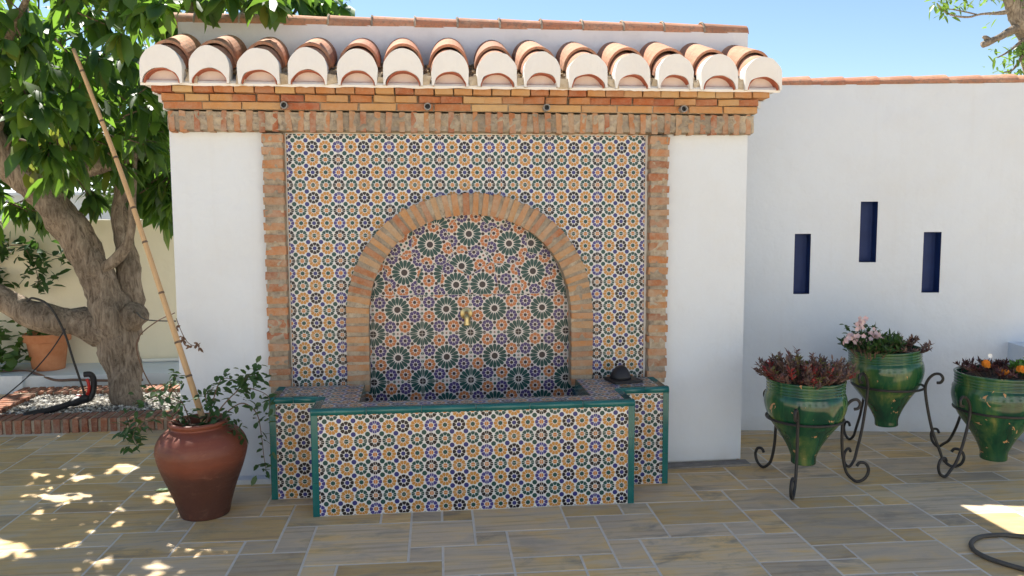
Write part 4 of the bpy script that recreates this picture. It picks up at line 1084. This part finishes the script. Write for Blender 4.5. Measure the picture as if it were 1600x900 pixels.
# ------------------------------------------------------------------ clay jar with plant and cane
JX, JY = -.375, -.50
JAR = tag(empty('clay_jar', (JX, JY, 0)), 'large red clay jar standing left of the basin', 'jar')
prof = [(.116, 0), (.122, .012), (.134, .06), (.163, .15), (.194, .23), (.215, .30), (.221, .345), (.210, .385), (.185, .42), (.155, .440), (.138, .450), (.136, .458), (.143, .466), (.146, .476), (.140, .484), (.128, .482), (.122, .46), (.12, .43)]
s = MB(); s.lathe([tuple(q) for q in smooth_path(prof, 3)], 56, wob=.018); jb = s.build('body', CLAY, JAR, smooth=True); jb.rotation_euler = (0, R(-1.5), 0)
s = MB(); s.lathe([(.12, .425), (.12, .44), (.05, .447)], 24); s.build('soil', SOIL, JAR)
jz = .445
leafy('potted_climber', 'straggling green climber spilling out of the clay jar', 'plant', (JX, JY, jz),
  [[(JX-.05,JY,jz),(JX-.12,JY+.02,.53),(JX-.22,JY+.03,.60),(JX-.32,JY+.05,.57),(JX-.40,JY+.05,.50)],
   [(JX-.05,JY,jz),(JX-.10,JY+.05,.55),(JX-.16,JY+.05,.66),(JX-.12,JY+.04,.70)],
   [(JX-.06,JY,jz),(JX-.2,JY-.02,.50),(JX-.30,JY-.02,.47),(JX-.33,JY-.03,.40)],
   [(JX+0.017,JY,jz),(JX+0.052,JY,.56),(JX+0.086,JY,.66),(JX+0.120,JY,.69),(JX+0.189,JY,.67)],
   [(JX+0.026,JY,jz),(JX+0.103,JY,.55),(JX+0.189,JY,.63),(JX+0.258,JY,.63),(JX+0.327,JY+.02,.58),(JX+0.318,JY+.03,.48)],
   [(JX+0.043,JY,jz),(JX+0.138,JY,.53),(JX+0.206,JY,.56),(JX+0.267,JY+.01,.50),(JX+0.284,JY+.02,.38),(JX+0.292,JY+.02,.28),(JX+0.301,JY+.02,.20)],
   [(JX+0.000,JY,jz),(JX+0.034,JY+.02,.52),(JX+0.017,JY+.02,.6),(JX+0.060,JY+.02,.64)],
   [(JX+0.043,JY-.02,jz),(JX+0.095,JY-.04,.50),(JX+0.146,JY-.05,.47),(JX+0.189,JY-.05,.42)],
   [(JX+0.172,JY,.62),(JX+0.232,JY+.02,.70),(JX+0.275,JY+.02,.69)],
   [(JX-.38,JY+.05,.5),(JX-.36,JY+.05,.42),(JX-.33,JY+.04,.36)]], VINE, (.030, .060), .52, 42, seed=12, stem=.004, spread=.022)
s = MB(); s.tube(smooth_path([(JX-.12,JY+.1,.55),(JX-.26,JY+.12,.62),(JX-.34,JY+.15,.78),(JX-.34,JY+.17,.88),(JX-.26,JY+.20,.955),(JX-.20,JY+.32,.985)], 6), .003, 5)
s.tube(smooth_path([(-.586,-.12,.95),(-.56,-.13,.88),(-.53,-.13,.82),(-.49,-.14,.80),(-.46,-.14,.815)], 5), .002, 5)
for P in ((-.585,-.13,.9),(-.56,-.13,.85),(-.55,-.14,.83),(-.52,-.14,.79),(-.47,-.14,.81),(-.465,-.14,.79)):
    for k in range(5): s.leaf(P, (lr.gauss(0, 1), lr.gauss(0, 1), lr.gauss(0, 1)), (0, -1, .2), .03, .012)
tag(s.build('dry_tendril', simple('dry_stem', (.10, .055, .035), (.17, .10, .06), 20, .9, 0)), 'dry brown tendril twining round the bamboo cane', 'tendril')
CANE = tag(empty('bamboo_cane', (-.40, -.42, .44)), 'long bamboo cane leaning from the clay jar into the tree', 'cane')
cp0, cp1 = Vector((-.385, -.40, .42)), Vector((-1.13, .12, 2.40))
cpts = smooth_path([tuple(cp0), tuple(cp0.lerp(cp1, .3)+Vector((.012, 0, .0))), tuple(cp0.lerp(cp1, .65)+Vector((.02, 0, .01))), tuple(cp1)], 8)
s = MB(); s.tube(cpts, [.0165-.0065*k/len(cpts) for k in range(len(cpts))], 10); part(s, 'stem', BAMBOO, CANE, True)
for t_ in (.06, .17, .28, .40, .50, .61, .72, .83, .92):
    k = int(t_*(len(cpts)-1)); a = Vector(cpts[k]); d = (Vector(cpts[k+1])-a).normalized(); r_ = .0165-.0065*k/len(cpts)
    s = MB(); s.tube([a-d*.006, a, a+d*.006], [r_*1.0, r_*1.16, r_*1.0], 10); part(s, 'node', TWIG, CANE)

# ------------------------------------------------------------------ green urns on iron stands
uprof = [(.064, 0), (.067, .006), (.067, .025), (.068, .038), (.073, .055), (.098, .11), (.142, .18), (.182, .235), (.206, .285), (.218, .33), (.2195, .36), (.214, .39), (.206, .408), (.2085, .416), (.205, .424), (.2085, .432), (.205, .440), (.2085, .448), (.206, .456), (.211, .466), (.211, .474), (.204, .477), (.195, .472), (.192, .44)]
def radius_at(z):
    for (r0_, z0), (r1_, z1) in zip(uprof, uprof[1:]):
        if z0 <= z <= z1: return r0_+(r1_-r0_)*(z-z0)/(z1-z0)
    return .2
s = MB(); s.lathe([tuple(q) for q in smooth_path(uprof, 3)], 64, wob=.012); URN = s.build('body', GLAZE, link=False, smooth=True)
s = MB(); s.lathe([(.194, .430), (.194, .445), (.08, .455)], 28); USOIL = s.build('soil', SOIL, link=False)
def urn(x, y, z, k, label, tilt=(0, 0), rz=0):
    o = tag(empty('glazed_urn', (x, y, z)), label, 'urn', 'green glazed urns'); o.scale = (k, k, k); o.rotation_euler = (tilt[0], tilt[1], rz)
    place('body', URN, o); place('soil', USOIL, o)
urn(2.822, -.43, .118, 1.0, 'green glazed urn of reddish succulents, nearest the fountain')
urn(3.560, .0, .195, 1.0, 'green glazed urn with pink flowers, raised on the tallest stand', (R(-2), R(2.5)), 2.1)
urn(4.055, -.30, .055, 1.08, 'green glazed urn with orange flowers at the right edge', (0, 0), 4.4)
def stand(x, y, zr, rr_ing, legs, reach, label, big=0.0):
    S = tag(empty('iron_stand', (x, y, 0)), label, 'plant stand', 'scrolled iron stands')
    s = MB(); s.tube([(rr_ing*math.cos(R(6*k)), rr_ing*math.sin(R(6*k)), zr) for k in range(61)], .0075, 8, False); s.build('ring', IRON, S, smooth=True)
    a = rr_ing+.008; f = reach
    pth = [(a+.060,zr+.045),(a+.082,zr+.050),(a+.092,zr+.075),(a+.075,zr+.098),(a+.042,zr+.092),(a+.012,zr+.055),(a,zr),(a-.002+big*.25,zr*.75),(a+.004+big*.6,zr*.45),(a+.022+big*.9,zr*.22),(f-.045,.042),(f,.010),(f+.045,.030),(f+.062,.075),(f+.045,.112),(f+.012,.118),(f-.004,.098)]
    pth = smooth_path(pth, 5)
    for an in legs:
        s = MB(); c_, sn = math.cos(an), math.sin(an)
        s.tube([(r_*c_, r_*sn, z) for r_, z in pth], .0085, 8); s.build('leg', IRON, S, smooth=True)
stand(2.822, -.43, .375, .203, (R(235), R(112), R(-7)), .30, 'iron scroll stand holding the urn nearest the fountain')
stand(3.545, -.02, .452, .203, (R(209), R(95), R(-44)), .37, 'tall iron scroll stand holding the pink-flowered urn', .075)
stand(4.055, -.30, .355, .222, (R(200), R(100), R(-40)), .42, 'iron scroll stand holding the orange-flowered urn', .09)

def rosettes(name, label, c, rad, n, zh, mats, seed, Ls=(.018, .036), stems=True, group='plants in the green urns'):
    q = random.Random(seed); T = tag(empty(name, c), label, 'plant', group)
    mbs = [MB() for _ in mats]; st = MB()
    for _ in range(n):
        a, r_ = q.uniform(0, 6.28), rad*math.sqrt(q.random())
        x, y = c[0]+r_*math.cos(a), c[1]+r_*math.sin(a); out = r_/rad
        h_ = zh*(1-.55*out**2)*q.uniform(.45, 1.15); tip = Vector((x+math.cos(a)*out*.05, y+math.sin(a)*out*.05, c[2]+h_))
        st.tube([(x*.6+c[0]*.4, y*.6+c[1]*.4, c[2]-.03), (x, y, c[2]+h_*.5), tip], [.005, .004, .003], 5)
        mb = mbs[int(q.random()**1.5*len(mats))]
        for j in range(q.randint(16, 26)):
            t_ = q.random(); P = Vector((x, y, c[2]+h_*.35)).lerp(tip, t_)
            mb.leaf(P, (q.gauss(0, 1), q.gauss(0, 1), q.gauss(.6, .5)), (q.gauss(0, .6), q.gauss(0, .6), 1), q.uniform(*Ls), q.uniform(*Ls)*.34, -.15, .35)
    part(st, 'stems', TWIG, T)
    for mb, mt in zip(mbs, mats):
        if mb.f: tag(part(mb, 'leaves', mt, T, True), kind='stuff')
    return T
SUC1 = leaf_mat('maroon_succulent', (.12, .045, .045), (.19, .075, .06), (.3, .1, .08), .45, .15)
SUC2 = leaf_mat('dusky_succulent', (.15, .095, .08), (.24, .15, .12), (.2, .1, .08), .5, .12)
SUC3 = leaf_mat('olive_succulent', (.14, .15, .04), (.22, .18, .045), (.3, .3, .06), .5, .2)
SUCR = leaf_mat('crimson_succulent', (.30, .03, .035), (.36, .06, .05), (.4, .08, .06), .45, .2)
DKR = leaf_mat('dark_aeonium', (.045, .014, .016), (.10, .03, .02), (.15, .04, .03), .4, .15)
GRN = leaf_mat('fresh_green', (.06, .18, .03), (.13, .3, .05), (.25, .5, .06), .4, .25)
PINK = leaf_mat('pink_petal', (.84, .58, .58), (.86, .76, .75), (.8, .5, .5), .6, .3)
ORNG = leaf_mat('orange_petal', (.85, .25, .015), (.9, .36, .02), (.9, .35, .03), .6, .3)
rosettes('succulent', 'mass of reddish succulents crowning the urn nearest the fountain', (2.822, -.43, .575), .235, 170, .15, (SUC2, SUC1, SUC3, SUC2, SUCR), 41)
T = rosettes('succulent', 'dark brown succulents in the raised urn beside the pink flowers', (3.62, -.01, .65), .15, 38, .10, (SUC2, DKR), 42)
FL = rosettes('flowering_plant', 'pink flowering plant leaning from the raised urn', (3.42, -.06, .65), .14, 60, .14, (VINE,), 43, (.03, .05))
fq = random.Random(5)
def blossom(parent, P, r_, mat, petals_=5, name='flower'):
    s = MB(); nrm = Vector((fq.gauss(0, .35), -1, fq.gauss(.35, .3))).normalized()
    a = nrm.orthogonal().normalized(); b_ = nrm.cross(a)
    for k in range(petals_):
        an = 2*math.pi*k/petals_+fq.uniform(-.2, .2); d = a*math.cos(an)+b_*math.sin(an)+nrm*.35
        s.leaf(Vector(P), d, nrm, r_, r_*.85, .0, .15)
    part(s, name, mat, parent, True)
for _ in range(64):
    c_ = fq.choice(((3.262, -.10, .774), (3.322, -.1, .857), (3.302, -.1, .813), (3.40, -.1, .78), (3.222, -.1, .742), (3.348, -.1, .728), (3.28, -.1, .76), (3.41, -.1, .77)))
    blossom(FL, (c_[0]+fq.gauss(0, .016), c_[1]+fq.gauss(0, .02), c_[2]+fq.gauss(0, .012)), fq.uniform(.013, .020), PINK)
s = MB(); s.tube([(3.38, -.05, .66), (3.34, -.07, .78), (3.325, -.08, .85)], .004, 5)
for _ in range(90): s.leaf((3.33+fq.gauss(0, .05), -.06+fq.gauss(0, .02), fq.uniform(.68, .84)), (fq.gauss(0, 1), fq.gauss(0, 1), fq.gauss(.2, .5)), (0, -.3, 1), .04, .02)
part(s, 'flower_stem', VINE, FL, True)
rosettes('succulent', 'dark red succulents in the urn at the right edge', (4.06, -.30, .555), .19, 46, .075, (DKR, SUC1), 44, (.02, .038))
rosettes('succulent', 'fresh green succulent at the right side of the right-hand urn', (4.20, -.40, .55), .06, 12, .09, (GRN,), 45, (.04, .07))
MG = tag(empty('flowering_plant', (4.02, -.36, .555)), 'orange flowers among the dark red succulents of the right-hand urn', 'plant')
for P, r_ in (((3.93, -.36, .635), .026), ((4.09, -.44, .615), .024), ((4.13, -.44, .605), .018), ((3.99, -.44, .60), .016)):
    for k in range(4): blossom(MG, (P[0]+fq.gauss(0, .006), P[1]+fq.gauss(0, .006), P[2]+fq.gauss(0, .004)), r_, ORNG, 9)
for P in ((3.97, -.34, .675), (4.17, -.36, .66)): blossom(MG, P, .016, simple('white_petal', (.8, .8, .78), (.82, .82, .8), 5, .7, 0), 6)

# ------------------------------------------------------------------ hose, fallen leaves
s = MB(); s.tube(smooth_path([(4.4,-1.62,.011),(3.95,-1.42,.011),(3.62,-1.325,.011),(3.478,-1.298,.011),(3.382,-1.268,.011),(3.274,-1.280,.011),(3.19,-1.339,.011),(3.148,-1.42,.011),(3.155,-1.503,.011),(3.192,-1.574,.011),(3.24,-1.635,.011),(3.4,-1.8,.011),(3.9,-2.1,.011)], 8), .0105, 10)
tag(s.build('garden_hose', simple('grey_hose', (.055, .05, .043), (.085, .078, .065), 20, .6, .1)), 'dark grey hose curving across the paving at the lower right', 'hose')
s = MB(); s.leaf((-.74, -.13, .004), (1, .1, .05), (0, 0, 1), .10, .05, .0, .2); tag(s.build('fallen_leaf', GRN), 'single green leaf lying on the paving beside the jar', 'leaf')
s = MB(); s.tube(smooth_path([(-.78,.75,.004),(-.72,.45,.006),(-.66,.15,.005),(-.60,-.05,.006),(-.60,-.15,.004)], 6), .0035, 5)
for P in ((-.645, .12, .01), (-.61, -.10, .01), (-.59, -.15, .01)):
    for k in range(4): s.leaf(P, (fq.gauss(0, 1), fq.gauss(0, 1), .3), (0, 0, 1), .03, .014)
tag(s.build('fallen_twig', TWIG), 'thin dark twig lying on the paving left of the jar', 'twig')
